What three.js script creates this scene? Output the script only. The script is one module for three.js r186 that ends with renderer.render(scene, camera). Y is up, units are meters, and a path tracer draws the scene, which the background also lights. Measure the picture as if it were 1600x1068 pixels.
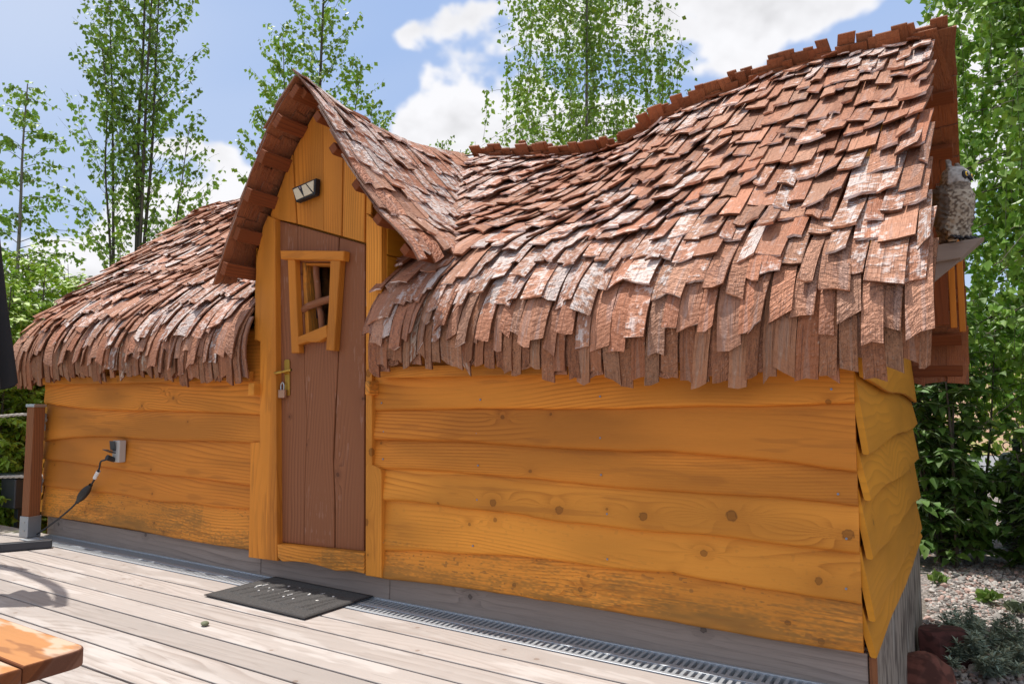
import * as THREE from 'three';
import { mergeGeometries, toCreasedNormals } from 'three/addons/utils/BufferGeometryUtils.js';
import { RoundedBoxGeometry } from 'three/addons/geometries/RoundedBoxGeometry.js';
import { MarchingCubes } from 'three/addons/objects/MarchingCubes.js';

// ------------------------------------------------------------------ camera, sky, sun, exposure
const scene = new THREE.Scene();
const W = 1024, H = 683;
const camera = new THREE.PerspectiveCamera(50.4, W / H, 0.05, 500);
camera.position.set(0, 1, 0);
const FWD = new THREE.Vector3(-0.52871, 0.07817, -0.8452), RIGHT = new THREE.Vector3(0.84779, 0, -0.53033);
camera.lookAt(camera.position.clone().add(FWD));
scene.add(camera);
const renderer = new THREE.WebGLRenderer({ antialias: true });
renderer.setSize(W, H);
renderer.toneMapping = THREE.LinearToneMapping;
renderer.toneMappingExposure = 1.0;
renderer.shadowMap.enabled = true;
renderer.shadowMap.type = THREE.PCFSoftShadowMap;
const SUN = new THREE.Vector3(-0.33, 1, 0.03).normalize();
const sun = new THREE.DirectionalLight(new THREE.Color().setRGB(1.0, 0.955, 0.89), 4.9);
sun.position.copy(SUN).multiplyScalar(30).add(new THREE.Vector3(-3, 0, -4));
sun.target.position.set(-3, 0, -4);
sun.castShadow = true;
sun.shadow.mapSize.set(4096, 4096);
Object.assign(sun.shadow.camera, { left: -14, right: 14, top: 14, bottom: -14, near: 1, far: 80 });
sun.shadow.bias = -0.0004;
scene.add(sun, sun.target);

// ------------------------------------------------------------------ random numbers and noise
function mulberry(a) { return () => { a = (a + 0x6d2b79f5) | 0; let t = Math.imul(a ^ (a >>> 15), 1 | a); t = (t + Math.imul(t ^ (t >>> 7), 61 | t)) ^ t; return ((t ^ (t >>> 14)) >>> 0) / 4294967296; }; }
let rnd = mulberry(11);
const rr = (a, b) => a + (b - a) * rnd();
const gauss = () => (rnd() + rnd() + rnd() + rnd() - 2) * 1.0;
const TAB = new Float32Array(65536);
{ const g = mulberry(99); for (let i = 0; i < 65536; i++) TAB[i] = g(); }
function n2(x, y) {
  const xi = Math.floor(x), yi = Math.floor(y); let fx = x - xi, fy = y - yi;
  fx = fx * fx * (3 - 2 * fx); fy = fy * fy * (3 - 2 * fy);
  const a = ((yi & 255) << 8), b = (((yi + 1) & 255) << 8), x0 = xi & 255, x1 = (xi + 1) & 255;
  const p = TAB[a | x0], q = TAB[a | x1], r = TAB[b | x0], s = TAB[b | x1];
  return p + (q - p) * fx + (r - p + (p - q - r + s) * fx) * fy;
}
function fbm(x, y, o) { let s = 0, a = 0.5, t = 0; for (let i = 0; i < o; i++) { s += a * n2(x, y); t += a; a *= 0.5; x = x * 2.03 + 17.3; y = y * 2.03 + 5.7; } return s / t; }
function n3(x, y, z) { const zi = Math.floor(z), f = z - zi, g = f * f * (3 - 2 * f); const a = n2(x + zi * 37.7, y + zi * 11.3), b = n2(x + (zi + 1) * 37.7, y + (zi + 1) * 11.3); return a + (b - a) * g; }
const clamp = (v, a = 0, b = 1) => Math.min(b, Math.max(a, v));
const sst = (a, b, v) => { const t = clamp((v - a) / (b - a)); return t * t * (3 - 2 * t); };
const lerp = (a, b, t) => a + (b - a) * t;
function curve(pts) {                                  // smooth curve through [x, y] points
  return (x) => {
    const n = pts.length;
    if (x <= pts[0][0]) return pts[0][1];
    if (x >= pts[n - 1][0]) return pts[n - 1][1];
    let i = 0; while (pts[i + 1][0] < x) i++;
    const p0 = pts[Math.max(0, i - 1)], p1 = pts[i], p2 = pts[i + 1], p3 = pts[Math.min(n - 1, i + 2)];
    const h = p2[0] - p1[0], t = (x - p1[0]) / h;
    const m1 = (p2[1] - p0[1]) / (p2[0] - p0[0]) * h, m2 = (p3[1] - p1[1]) / (p3[0] - p1[0]) * h;
    const t2 = t * t, t3 = t2 * t;
    return (2 * t3 - 3 * t2 + 1) * p1[1] + (t3 - 2 * t2 + t) * m1 + (-2 * t3 + 3 * t2) * p2[1] + (t3 - t2) * m2;
  };
}

// ------------------------------------------------------------------ sky (air and clouds only)
{
  const w = 3072, h = 1536, d = new Float32Array(w * h * 4);
  const hx = FWD.x / Math.hypot(FWD.x, FWD.z), hz = FWD.z / Math.hypot(FWD.x, FWD.z);
  // cumulus masses: [azimuth from the view, elevation, half width, half height, weight] in degrees
  const mass = [[-2.5, 24, 5.0, 4.8, 1.5], [-4, 19.8, 5.5, 2.8, 1.25], [3, 27, 5, 4, 1.0], [6, 21, 7, 5, 1.0], [16, 27.5, 7.5, 4.2, 1.15], [24.5, 27.5, 4, 2.0, 0.75], [-8.6, 27.0, 2.2, 1.2, 0.62],
    [-24, 15, 4, 4.5, 1.1], [-22, 9, 6.5, 5, 1.1], [-27, 11, 6, 5, 0.7], [-34, 8.5, 5, 2.6, 0.95], [33, 21, 4.5, 8, 1.0], [12, 12, 12, 3, 0.5], [-40, 3, 14, 4, 0.8]];
  for (let j = 0; j < h; j++) {
    const el = ((j + 0.5) / h - 0.5) * Math.PI, y = Math.sin(el), ce = Math.cos(el), ed = el * 180 / Math.PI;
    for (let i = 0; i < w; i++) {
      const az = ((i + 0.5) / w - 0.5) * 2 * Math.PI, x = Math.cos(az) * ce, z = Math.sin(az) * ce, k = (j * w + i) * 4;
      const e = Math.max(0, y);
      // clear air: paler low down
      const t = Math.pow(e, 0.55);
      let r = lerp(0.71, 0.165, t), g = lerp(0.815, 0.355, t), b = lerp(0.96, 0.79, t);
      if (y > -0.05) {
        let a = Math.atan2(hx * Math.sin(az) - hz * Math.cos(az), hx * Math.cos(az) + hz * Math.sin(az)) * 180 / Math.PI;
        const inView = Math.abs(a) < 60 && ed < 50;
        let cover = -0.32;
        const q = 0.06 + e, px = x / q, pz = z / q;
        if (inView) { let m = 0; for (const c of mass) { const u = (a - c[0]) / c[2], v = (ed - c[1]) / c[3], s = u * u + v * v; if (s < 6) m += c[4] * Math.exp(-s); } cover = Math.min(0.66, m * 0.85) - 0.42; }
        const fade = inView ? 1 : 0;
        const wide = fbm(px * 0.5 + 40, pz * 0.5 + 9, 3) - 0.62;
        if (!inView) cover = wide * 1.5 + 0.05;
        else { const s = sst(45, 60, Math.abs(a)) + sst(38, 50, ed); cover = lerp(cover, wide * 1.5 + 0.05, clamp(s)); }
        const skip = cover < -0.42, f = skip ? 0 : fbm(a * 0.16 + 100, ed * 0.24 + 50, inView ? 6 : 4), fine = skip ? 0.5 : inView ? fbm(a * 0.7 + 10, ed * 0.9 + 3, 4) : 0.5;
        const den = cover + (f - 0.5) * 1.0 + (fine - 0.5) * 0.16;
        const c = sst(0.0, 0.17, den);
        // thin high veil
        const veil = 0.28 * sst(0.42, 0.75, fbm(px * 0.35 + 3, pz * 0.9 + 20, 4)) + (inView ? 0.35 * Math.exp(-(((a + 38) / 16) ** 2) - (((ed - 27) / 7) ** 2)) : 0);
        r = lerp(r, 0.86, veil * 0.75); g = lerp(g, 0.89, veil * 0.75); b = lerp(b, 0.96, veil * 0.75);
        if (c > 0) {
          const up = fbm(a * 0.16 + 100 + 0.12, (ed - 1.6) * 0.24 + 50, 5);
          const depth = clamp(den * 2.2), grey = clamp((f - up) * 1.9 + 0.25 - (fine - 0.5) * 0.8) * depth;
          const v = lerp(0.97, 0.66, grey);
          r = lerp(r, v, c); g = lerp(g, v * 1.0, c); b = lerp(b, v * 1.03, c);
        }
      } else { r = 0.30; g = 0.30; b = 0.28; }
      d[k] = r; d[k + 1] = g; d[k + 2] = b; d[k + 3] = 1;
    }
  }
  const t = new THREE.DataTexture(d, w, h, THREE.RGBAFormat, THREE.FloatType);
  t.mapping = THREE.EquirectangularReflectionMapping; t.magFilter = t.minFilter = THREE.LinearFilter; t.needsUpdate = true;
  scene.background = t; scene.environment = t;
}

// ------------------------------------------------------------------ textures
function tex(data, w, h, srgb) {
  const t = new THREE.DataTexture(data, w, h, THREE.RGBAFormat, THREE.UnsignedByteType);
  if (srgb) t.colorSpace = THREE.SRGBColorSpace;
  t.wrapS = t.wrapT = THREE.MirroredRepeatWrapping; t.magFilter = THREE.LinearFilter; t.minFilter = THREE.LinearMipmapLinearFilter; t.generateMipmaps = true; t.needsUpdate = true; return t;
}
const enc = (c) => 255 * (c <= 0.0031308 ? 12.92 * c : 1.055 * Math.pow(c, 1 / 2.4) - 0.055);
const ENC = new Uint8ClampedArray(4097); for (let i = 0; i <= 4096; i++) ENC[i] = Math.round(enc(i / 4096));
const e8 = (c) => ENC[Math.round(clamp(c) * 4096)];
function mixc(a, b, t) { return [lerp(a[0], b[0], t), lerp(a[1], b[1], t), lerp(a[2], b[2], t)]; }
// wood: mw x mh metres, grain along u
function wood({ w, h, mw, mh, seed, rings, warp, base, late, knots = [], knotCol, tone = 0.12, fibre = 0.2, lateAmt = 0.6, extra }) {
  const C = new Uint8Array(w * h * 4), B = new Uint8Array(w * h * 4);
  for (let j = 0; j < h; j++) { const near = knots.filter((q) => Math.abs(j / h * mh - q[1]) < 0.13); for (let i = 0; i < w; i++) {
    const X = i / w * mw, Y = j / h * mh, k = (j * w + i) * 4;
    let t = Y * rings + (fbm(X * 0.5 + seed, Y * 2.6 + seed * 3, 2) - 0.5) * warp * 2.6 + (fbm(X * 3 + seed, Y * 14, 2) - 0.5) * 0.9, kn = 0, kr = 0, halo = 0;
    for (const q of near) {
      const dx = X - q[0], dy = Y - q[1]; if (dx > 0.3 || dx < -0.3) continue;
      const s = q[2];
      t += 2.8 * s / 0.014 * Math.exp(-((dx / (s * 6)) ** 2) - ((dy / (s * 2.6)) ** 2)) * (dy > 0 ? 1 : -1) * Math.min(1, Math.abs(dy) / s);
      const r = Math.hypot(dx / s, dy / (s * 0.9)) + (n2(X * 160, Y * 160) - 0.5) * 0.35;
      if (r < 1.25) { kn = Math.max(kn, 1 - sst(0.8, 1.2, r)); kr = Math.max(kr, sst(0.72, 0.95, r) * (1 - sst(0.95, 1.25, r))); }
      halo = Math.max(halo, Math.exp(-r * r * 0.09) * 0.5);
    }
    const ph = t - Math.floor(t), L = ph * ph * (1 - sst(0.9, 1, ph));
    const fb = n2(X * 9 + seed, Y * 420) * 0.6 + n2(X * 30, Y * 900 + seed) * 0.4;
    const big = fbm(X * 1.6 + seed * 7, Y * 7 + 3, 3);
    const m = clamp(L * lateAmt * sst(0.25, 0.75, big) * 1.25 + (fb - 0.5) * fibre);
    let c = mixc(base, late, m);
    const s = 1 + (big - 0.5) * 2 * tone + (fb - 0.5) * 0.12;
    c = [c[0] * s, c[1] * s, c[2] * s];
    if (halo > 0.02) c = mixc(c, late, halo * 0.5);
    if (kn > 0) c = mixc(c, knotCol, kn * (0.55 + 0.4 * kr));
    let hgt = 0.55 - L * 0.25 + (fb - 0.5) * 0.35 - kr * 0.3;
    if (extra) { const r = extra(X, Y, c, fb, L, hgt); c = r[0]; hgt = r[1]; }
    C[k] = e8(c[0]); C[k + 1] = e8(c[1]); C[k + 2] = e8(c[2]); C[k + 3] = 255;
    B[k] = B[k + 1] = B[k + 2] = clamp(hgt) * 255; B[k + 3] = 255;
  } }
  const map = tex(C, w, h, true), bump = tex(B, w, h, false);
  map.repeat.set(1 / mw, 1 / mh); bump.repeat.copy(map.repeat);
  return { map, bump };
}
function std(o) { return new THREE.MeshStandardMaterial(o); }
function woodMat(t, rough, bs, extra = {}) { return new THREE.MeshPhysicalMaterial({ specularIntensity: 0.45, map: t.map, bumpMap: t.bump, bumpScale: bs, roughness: rough, metalness: 0, ...extra }); }

const LANE = 0.285;
const hk = [];                                           // knots of the honey wood [u, v, radius]
{ const g = mulberry(5); for (let l = 0; l < 6; l++) if (l !== 3) for (let i = 0; i < (l > 3 ? 6 : 3); i++) hk.push([g() * 3.5, l * LANE + 0.05 + g() * 0.14, 0.005 + g() * 0.007]);
  for (const [u, v, s] of [[0.76, 0.085, 0.017], [1.10, 0.08, 0.019], [1.48, 0.085, 0.017], [1.83, 0.115, 0.021], [2.23, 0.085, 0.019], [0.45, 0.06, 0.007], [0.95, 0.02, 0.010], [1.32, 0.1, 0.006]]) hk.push([u, 3 * LANE + v, s]); 
  for (const [u, v, s] of [[1.72, 0.13, 0.013], [2.13, 0.08, 0.013], [0.62, 0.14, 0.008], [1.6, 0.04, 0.009]]) hk.push([u, 4 * LANE + v, s]); }
const honeyTex = wood({ w: 2048, h: 1024, mw: 3.5, mh: 1.75, seed: 3, rings: 52, warp: 7, fibre: 0.42, base: [0.69, 0.262, 0.036], late: [0.31, 0.088, 0.008], knots: hk, knotCol: [0.15, 0.055, 0.010], tone: 0.2, lateAmt: 0.62,
  extra(X, Y, c, fb, L, hgt) {                           // grey-brown mould on the two lowest boards: speckled, with ragged outlines
    const l = Math.floor(Y / LANE), v = (Y - l * LANE) / LANE;
    const q = [[0.95, 0.90, 0.8], [0.85, 0.78, 0.7], [0.93, 0.88, 0.8], [1.04, 1.06, 1], [1.10, 1.14, 1.1], [1, 1, 1]][Math.min(5, l)], bl = 0.84 + 0.32 * sst(0.3, 0.7, fbm(X * 1.1 + 60, Y * 5 + 2, 3)); c = [c[0] * q[0] * bl, c[1] * q[1] * bl, c[2] * q[2] * bl];   // boards cut from different trees, unevenly bleached
    if (l === 5 || l === 4) {
      const patch = fbm(X * 2.2 + 50, Y * 9, 4), sp = n2(X * 70, Y * 190), streak = n2(X * 6, Y * 260);
      const lim = l === 5 ? 0.86 - 0.55 * v * (X > 2.5 ? 1.6 : 1) : 0.50 - 1.1 * v;
      const m = sst(-0.05, 0.38, lim - patch + 0.3 * (sp - 0.5) + 0.3 * (streak - 0.5));
      c = mixc(c, [0.185, 0.105, 0.030], m * (0.42 + 0.35 * n2(X * 14, Y * 60)));
      const fl = sst(0.80, 0.86, n2(X * 45 + 9, Y * 130)) * sst(0.45, 0.6, patch) * (l === 5 ? 1 : 0.5);
      c = mixc(c, [0.10, 0.06, 0.03], fl * (l === 5 ? 0.45 : 0.2));
    }
    const w = sst(0.60, 0.75, fbm(X * 4 + 80, Y * 40, 3)) * sst(0.45, 0.6, fbm(X * 0.9 + 30, Y * 4, 2)); c = mixc(c, [0.30, 0.10, 0.016], w * 0.32);
    return [c, hgt];
  } });
const M = {};
M.honey = woodMat(honeyTex, 0.6, 0.0012);
const sideTex = wood({ w: 1024, h: 512, mw: 2.8, mh: 1.4, seed: 13, rings: 26, warp: 5, base: [0.62, 0.255, 0.020], late: [0.32, 0.12, 0.010], knots: [[0.5, 0.2, 0.01], [1.7, 0.6, 0.012]], knotCol: [0.16, 0.07, 0.015], tone: 0.2, lateAmt: 0.35 });
M.honeyDark = woodMat(sideTex, 0.6, 0.001);
const doorTex = wood({ w: 1024, h: 512, mw: 2.2, mh: 0.9, seed: 21, rings: 46, warp: 5, base: [0.28, 0.106, 0.046], late: [0.105, 0.036, 0.016], knots: [[0.5, 0.43, 0.009], [1.3, 0.38, 0.011], [1.05, 0.12, 0.006], [1.7, 0.55, 0.008], [0.9, 0.62, 0.007]], knotCol: [0.05, 0.018, 0.01], tone: 0.15, lateAmt: 0.6,
  extra(X, Y, c, fb, L, h) { const w = sst(0.74, 0.8, n2(X * 22, Y * 160)) * sst(0.55, 0.62, fbm(X * 3, Y * 8, 3)); return [mixc(c, [0.34, 0.17, 0.11], w * 0.6), h]; } });
M.door = woodMat(doorTex, 0.6, 0.0014);
const greyTex = wood({ w: 2048, h: 512, mw: 3.0, mh: 0.75, seed: 33, rings: 24, warp: 3, base: [0.34, 0.275, 0.232], late: [0.10, 0.078, 0.068], knots: [[0.3, 0.08, 0.012], [0.9, 0.06, 0.014], [1.5, 0.09, 0.013], [2.2, 0.07, 0.014], [2.6, 0.1, 0.01], [0.6, 0.3, 0.012], [1.7, 0.33, 0.012], [2.4, 0.55, 0.01]], knotCol: [0.06, 0.045, 0.04], tone: 0.25, lateAmt: 0.5, fibre: 0.6 });
M.grey = woodMat(greyTex, 0.85, 0.002);
const dk = []; { const g = mulberry(8); for (let i = 0; i < 44; i++) dk.push([g() * 4, g() * 2, 0.006 + g() * 0.006]); }
const deckTex = wood({ w: 2048, h: 1024, mw: 4, mh: 2, seed: 51, rings: 34, warp: 6, base: [0.395, 0.35, 0.322], late: [0.25, 0.205, 0.18], knots: dk, knotCol: [0.19, 0.125, 0.09], tone: 0.15, lateAmt: 0.7, fibre: 0.5,
  extra(X, Y, c, fb, L, h) { const p = fbm(X * 3.3, Y * 16 + 7, 4); c = mixc(c, [0.47, 0.43, 0.405], sst(0.55, 0.7, p) * 0.7); c = mixc(c, [0.29, 0.25, 0.225], sst(0.62, 0.8, fbm(X * 5 + 30, Y * 30, 3)) * 0.4); const ck = sst(0.93, 0.97, n2(X * 5 + 7, Y * 330)); return [mixc(c, [0.12, 0.1, 0.09], ck * 0.5), h - ck * 0.4]; } });
M.deck = woodMat(deckTex, 0.8, 0.0015); const decks = [0.97, 1.06, 1.15].map((k) => woodMat(deckTex, 0.8, 0.0015, { color: new THREE.Color().setRGB(k, k, k * 0.99) }));
const tableTex = wood({ w: 1024, h: 512, mw: 1.6, mh: 0.8, seed: 71, rings: 48, warp: 5, base: [0.52, 0.235, 0.085], late: [0.29, 0.105, 0.035], knots: [[0.4, 0.3, 0.01]], knotCol: [0.12, 0.05, 0.02], tone: 0.22, lateAmt: 0.6,
  extra(X, Y, c, fb, L, h) { const p = fbm(X * 7, Y * 18, 4); return [mixc(mixc(c, [0.60, 0.44, 0.33], sst(0.50, 0.62, p) * 0.8), [0.22, 0.09, 0.04], sst(0.6, 0.72, fbm(X * 9 + 5, Y * 26, 3)) * 0.6), h]; } });
M.table = woodMat(tableTex, 0.6, 0.0012);
const postTex = wood({ w: 512, h: 512, mw: 1, mh: 1, seed: 81, rings: 50, warp: 4, base: [0.27, 0.105, 0.042], late: [0.12, 0.045, 0.022], tone: 0.25, lateAmt: 0.7 });
M.tableEnd = woodMat(tableTex, 0.8, 0.0015, { color: new THREE.Color().setRGB(0.34, 0.24, 0.22) });
M.post = woodMat(postTex, 0.65, 0.0012);
M.soffit = woodMat(postTex, 0.75, 0.0015, { color: new THREE.Color().setRGB(0.85, 0.62, 0.5) });
// cleft shingles: eight by four patterns in one picture
{
  const w = 2048, h = 2048, cw = 256, ch = 512, C = new Uint8Array(w * h * 4), B = new Uint8Array(w * h * 4), g = mulberry(17);
  for (let cy = 0; cy < 4; cy++) for (let cx = 0; cx < 8; cx++) {
    const clean = cy === 0, rough = clean ? 0.15 : 0.25 + 0.75 * g(), worn = clean ? -0.6 : cy === 1 ? -0.06 + 0.1 * g() : cy === 2 ? 0.01 + g() * 0.13 : 0.12 + 0.13 * g(), sx = g() * 90, sy = g() * 90, red = g(), ang = (g() - 0.5) * 0.5;
    for (let j = 0; j < ch; j++) for (let i = 0; i < cw; i++) {
      const X = i / cw * 0.12, Y = j / ch * 0.36, k = ((cy * ch + j) * w + cx * cw + i) * 4;
      const yy = Y + X * ang;
      const fib = n2(X * 420 + sx, Y * 14 + sy) * 0.6 + n2(X * 900 + sx, Y * 40 + sy) * 0.4;     // along the grain
      const rip = fbm(X * 26 + sx, yy * 130 + sy, 3);                                              // ripples across it
      const chip = fbm(X * 46 + sx + 5, yy * 75 + sy, 4);
      const r1 = Math.abs(rip - 0.5) * 2, lump = sst(0.35, 0.65, chip);
      let hgt = 0.5 + (fib - 0.5) * 0.3 + rough * ((rip - 0.5) * 1.1 + (lump - 0.5) * 0.5);
      const base = clean ? mixc([0.30, 0.098, 0.036], [0.36, 0.125, 0.05], red) : mixc([0.45, 0.180, 0.094], [0.51, 0.255, 0.155], red), dark = [0.17, 0.065, 0.040];
      let c = mixc(base, dark, clamp((0.5 - fib) * (clean ? 1.3 : 0.6) + rough * (0.46 - chip) * 2.2));
      const big = fbm(X * 16 + sx + 40, Y * 9 + sy, 3);
      const bare = sst(0, 0.16, worn * 1.5 + 0.30 * big + 0.44 * chip + 0.16 * fib + 0.34 * (rip - 0.5) * rough - 0.62);
      c = mixc(c, [0.72, 0.62, 0.575], bare * 0.88);
      const grey = sst(0.66, 0.74, fbm(X * 30 + sx + 70, Y * 5 + sy, 3)); c = mixc(c, [0.45, 0.40, 0.39], clean ? 0 : grey * 0.22);
      if (!clean) { const fl = Math.abs(fbm(X * 60 + sx + 9, yy * 100 + sy, 3) - 0.5), cr = (1 - sst(0.004, 0.035, fl)) * rough; c = mixc(c, [0.11, 0.05, 0.035], cr * 0.62); hgt -= cr * 0.22; }
      const ck = sst(0.88, 0.95, n2(X * 150 + sx, Y * 7 + sy)) * (0.4 + 0.6 * fib); c = mixc(c, [0.10, 0.05, 0.04], ck * 0.7); hgt -= ck * 0.3;
      C[k] = e8(c[0]); C[k + 1] = e8(c[1]); C[k + 2] = e8(c[2]); C[k + 3] = 255;
      B[k] = B[k + 1] = B[k + 2] = clamp(hgt) * 255; B[k + 3] = 255;
    }
  }
  M.shingle = new THREE.MeshPhysicalMaterial({ specularIntensity: 0.7, map: tex(C, w, h, true), bumpMap: tex(B, w, h, false), bumpScale: 0.011, roughness: 0.58, vertexColors: true });
}
function noiseTex(w, h, f) { const C = new Uint8Array(w * h * 4); for (let j = 0; j < h; j++) for (let i = 0; i < w; i++) { const c = f(i / w, j / h), k = (j * w + i) * 4; C[k] = e8(c[0]); C[k + 1] = e8(c[1]); C[k + 2] = e8(c[2]); C[k + 3] = 255; } return tex(C, w, h, true); }
const plain = (r, g, b, rough = 0.6, metal = 0, more = {}) => std({ color: new THREE.Color().setRGB(r, g, b), roughness: rough, metalness: metal, ...more });
M.galv = plain(0.42, 0.45, 0.48, 0.42, 0.75);
M.grate = std({ map: noiseTex(256, 256, (u, v) => { const n = 0.75 + 0.5 * fbm(u * 12, v * 12, 4); return [0.50 * n, 0.53 * n, 0.56 * n]; }), roughness: 0.45, metalness: 0.55 });
M.black = plain(0.012, 0.012, 0.014, 0.6);
M.dark = plain(0.03, 0.027, 0.025, 0.9);
M.anthracite = plain(0.035, 0.037, 0.045, 0.45);
M.rubber = plain(0.02, 0.02, 0.021, 0.55);
M.brass = plain(0.55, 0.33, 0.06, 0.3, 0.85);
M.steel = plain(0.5, 0.5, 0.5, 0.3, 0.9);
M.screw = plain(0.22, 0.27, 0.36, 0.4, 0.6);
M.white = plain(0.75, 0.74, 0.72, 0.5);
M.outlet = plain(0.46, 0.43, 0.39, 0.5);
M.lampGlass = std({ map: noiseTex(64, 64, (u, v) => { const n = 0.9 + 0.2 * fbm(u * 5, v * 5, 3); return [0.72 * n, 0.60 * n, 0.40 * n]; }), roughness: 0.35 });
M.bark = std({ map: noiseTex(256, 512, (u, v) => { const n = fbm(u * 6, v * 26, 4); return mixc([0.30, 0.27, 0.24], [0.09, 0.075, 0.06], sst(0.45, 0.62, n)); }), roughness: 0.9 });
M.barkDark = std({ map: noiseTex(128, 256, (u, v) => { const n = fbm(u * 8, v * 12, 4); return mixc([0.14, 0.115, 0.085], [0.06, 0.05, 0.04], sst(0.4, 0.6, n)); }), roughness: 0.9 });
M.rope = std({ map: noiseTex(128, 128, (u, v) => { const n = fbm(u * 20, v * 20, 3); return [0.40 * (0.6 + n), 0.36 * (0.6 + n), 0.31 * (0.6 + n)]; }), roughness: 0.9 });
M.plinth = std({ map: noiseTex(512, 512, (u, v) => { const q = u + 0.03 * fbm(v * 9, u * 9, 3), n = fbm(q * 26, v * 9, 5) * 0.6 + 0.4 * fbm(u * 9 + 3, v * 7, 4), m = fbm(u * 6 + 9, v * 3, 3); return mixc(mixc([0.34, 0.285, 0.235], [0.13, 0.10, 0.082], sst(0.38, 0.62, n)), [0.47, 0.43, 0.38], sst(0.55, 0.7, m) * 0.6); }), roughness: 0.9,
  bumpMap: (() => { const t = noiseTex(512, 512, (u, v) => { const n = fbm(u * 30, v * 7, 5); return [n, n, n]; }); t.colorSpace = THREE.NoColorSpace; return t; })(), bumpScale: 0.012 });

// ------------------------------------------------------------------ naming helpers
const used = new Map();
function numbered(n) { const k = used.get(n) || 0; used.set(n, k + 1); return k ? `${n}_${String(k).padStart(3, '0')}` : n; }
function tag(o, label, category, group, kind) { o.userData = { label, category }; if (group) o.userData.group = group; if (kind) o.userData.kind = kind; return o; }
function thing(name, label, category, pos = [0, 0, 0], group) { const o = new THREE.Group(); o.name = numbered(name); o.position.set(...pos); scene.add(o); return tag(o, label, category, group); }
function grp(name, parent) { const o = new THREE.Group(); o.name = name; parent.add(o); return o; }
function part(name, geo, mat, parent, label) { const o = new THREE.Mesh(geo, mat); o.name = parent === scene ? numbered(name) : name; parent.add(o); if (label) o.userData.label = label; return o; }
function structure(o) { o.userData.kind = 'structure'; return o; }

// ------------------------------------------------------------------ geometry helpers
function box(x0, x1, y0, y1, z0, z1, bev = 0) {
  const g = bev ? new RoundedBoxGeometry(x1 - x0, y1 - y0, z1 - z0, 2, bev) : new THREE.BoxGeometry(x1 - x0, y1 - y0, z1 - z0);
  g.translate((x0 + x1) / 2, (y0 + y1) / 2, (z0 + z1) / 2); return g;
}
// uv in metres for a solid; grain 'x' | 'y' | 'z', off = [u, v]
function metreUV(g, grain, off = [0, 0], across) {
  g = g.index ? g.toNonIndexed() : g; const p = g.attributes.position, uv = new Float32Array(p.count * 2);
  for (let i = 0; i < p.count; i++) { const x = p.getX(i), y = p.getY(i), z = p.getZ(i); 
    const u = grain === 'x' ? x : grain === 'y' ? y : z, v = grain === 'x' ? y + z : grain === 'y' ? x + z : x + y;
    uv[2 * i] = u + off[0]; uv[2 * i + 1] = v + off[1]; }
  g.setAttribute('uv', new THREE.BufferAttribute(uv, 2)); return g;
}
function board(poly, z0, z1, grain, off, bev = 0.004) {
  const s = new THREE.Shape(poly.map((p) => new THREE.Vector2(p[0], p[1])));
  const g = new THREE.ExtrudeGeometry(s, { depth: z1 - z0 - 2 * bev, bevelEnabled: true, bevelThickness: bev, bevelSize: bev, bevelOffset: -bev, bevelSegments: 2, steps: 1 });
  g.translate(0, 0, z0 + bev); return metreUV(g, grain, off);
}
function tube(pts, r, seg = 8, n, taper) {
  const c = new THREE.CatmullRomCurve3(pts.map((p) => new THREE.Vector3(...p)), false, 'catmullrom', 0.5);
  const g = new THREE.TubeGeometry(c, n || pts.length * 5, r, seg, false);
  if (taper) { const p = g.attributes.position, m = (n || pts.length * 5) + 1, v = new THREE.Vector3(); for (let i = 0; i < m; i++) { const cc = c.getPointAt(i / (m - 1)), s = lerp(1, taper, i / (m - 1)); for (let j = 0; j <= seg; j++) { const k = i * (seg + 1) + j; v.fromBufferAttribute(p, k).sub(cc).multiplyScalar(s).add(cc); p.setXYZ(k, v.x, v.y, v.z); } } }
  return g;
}
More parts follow.
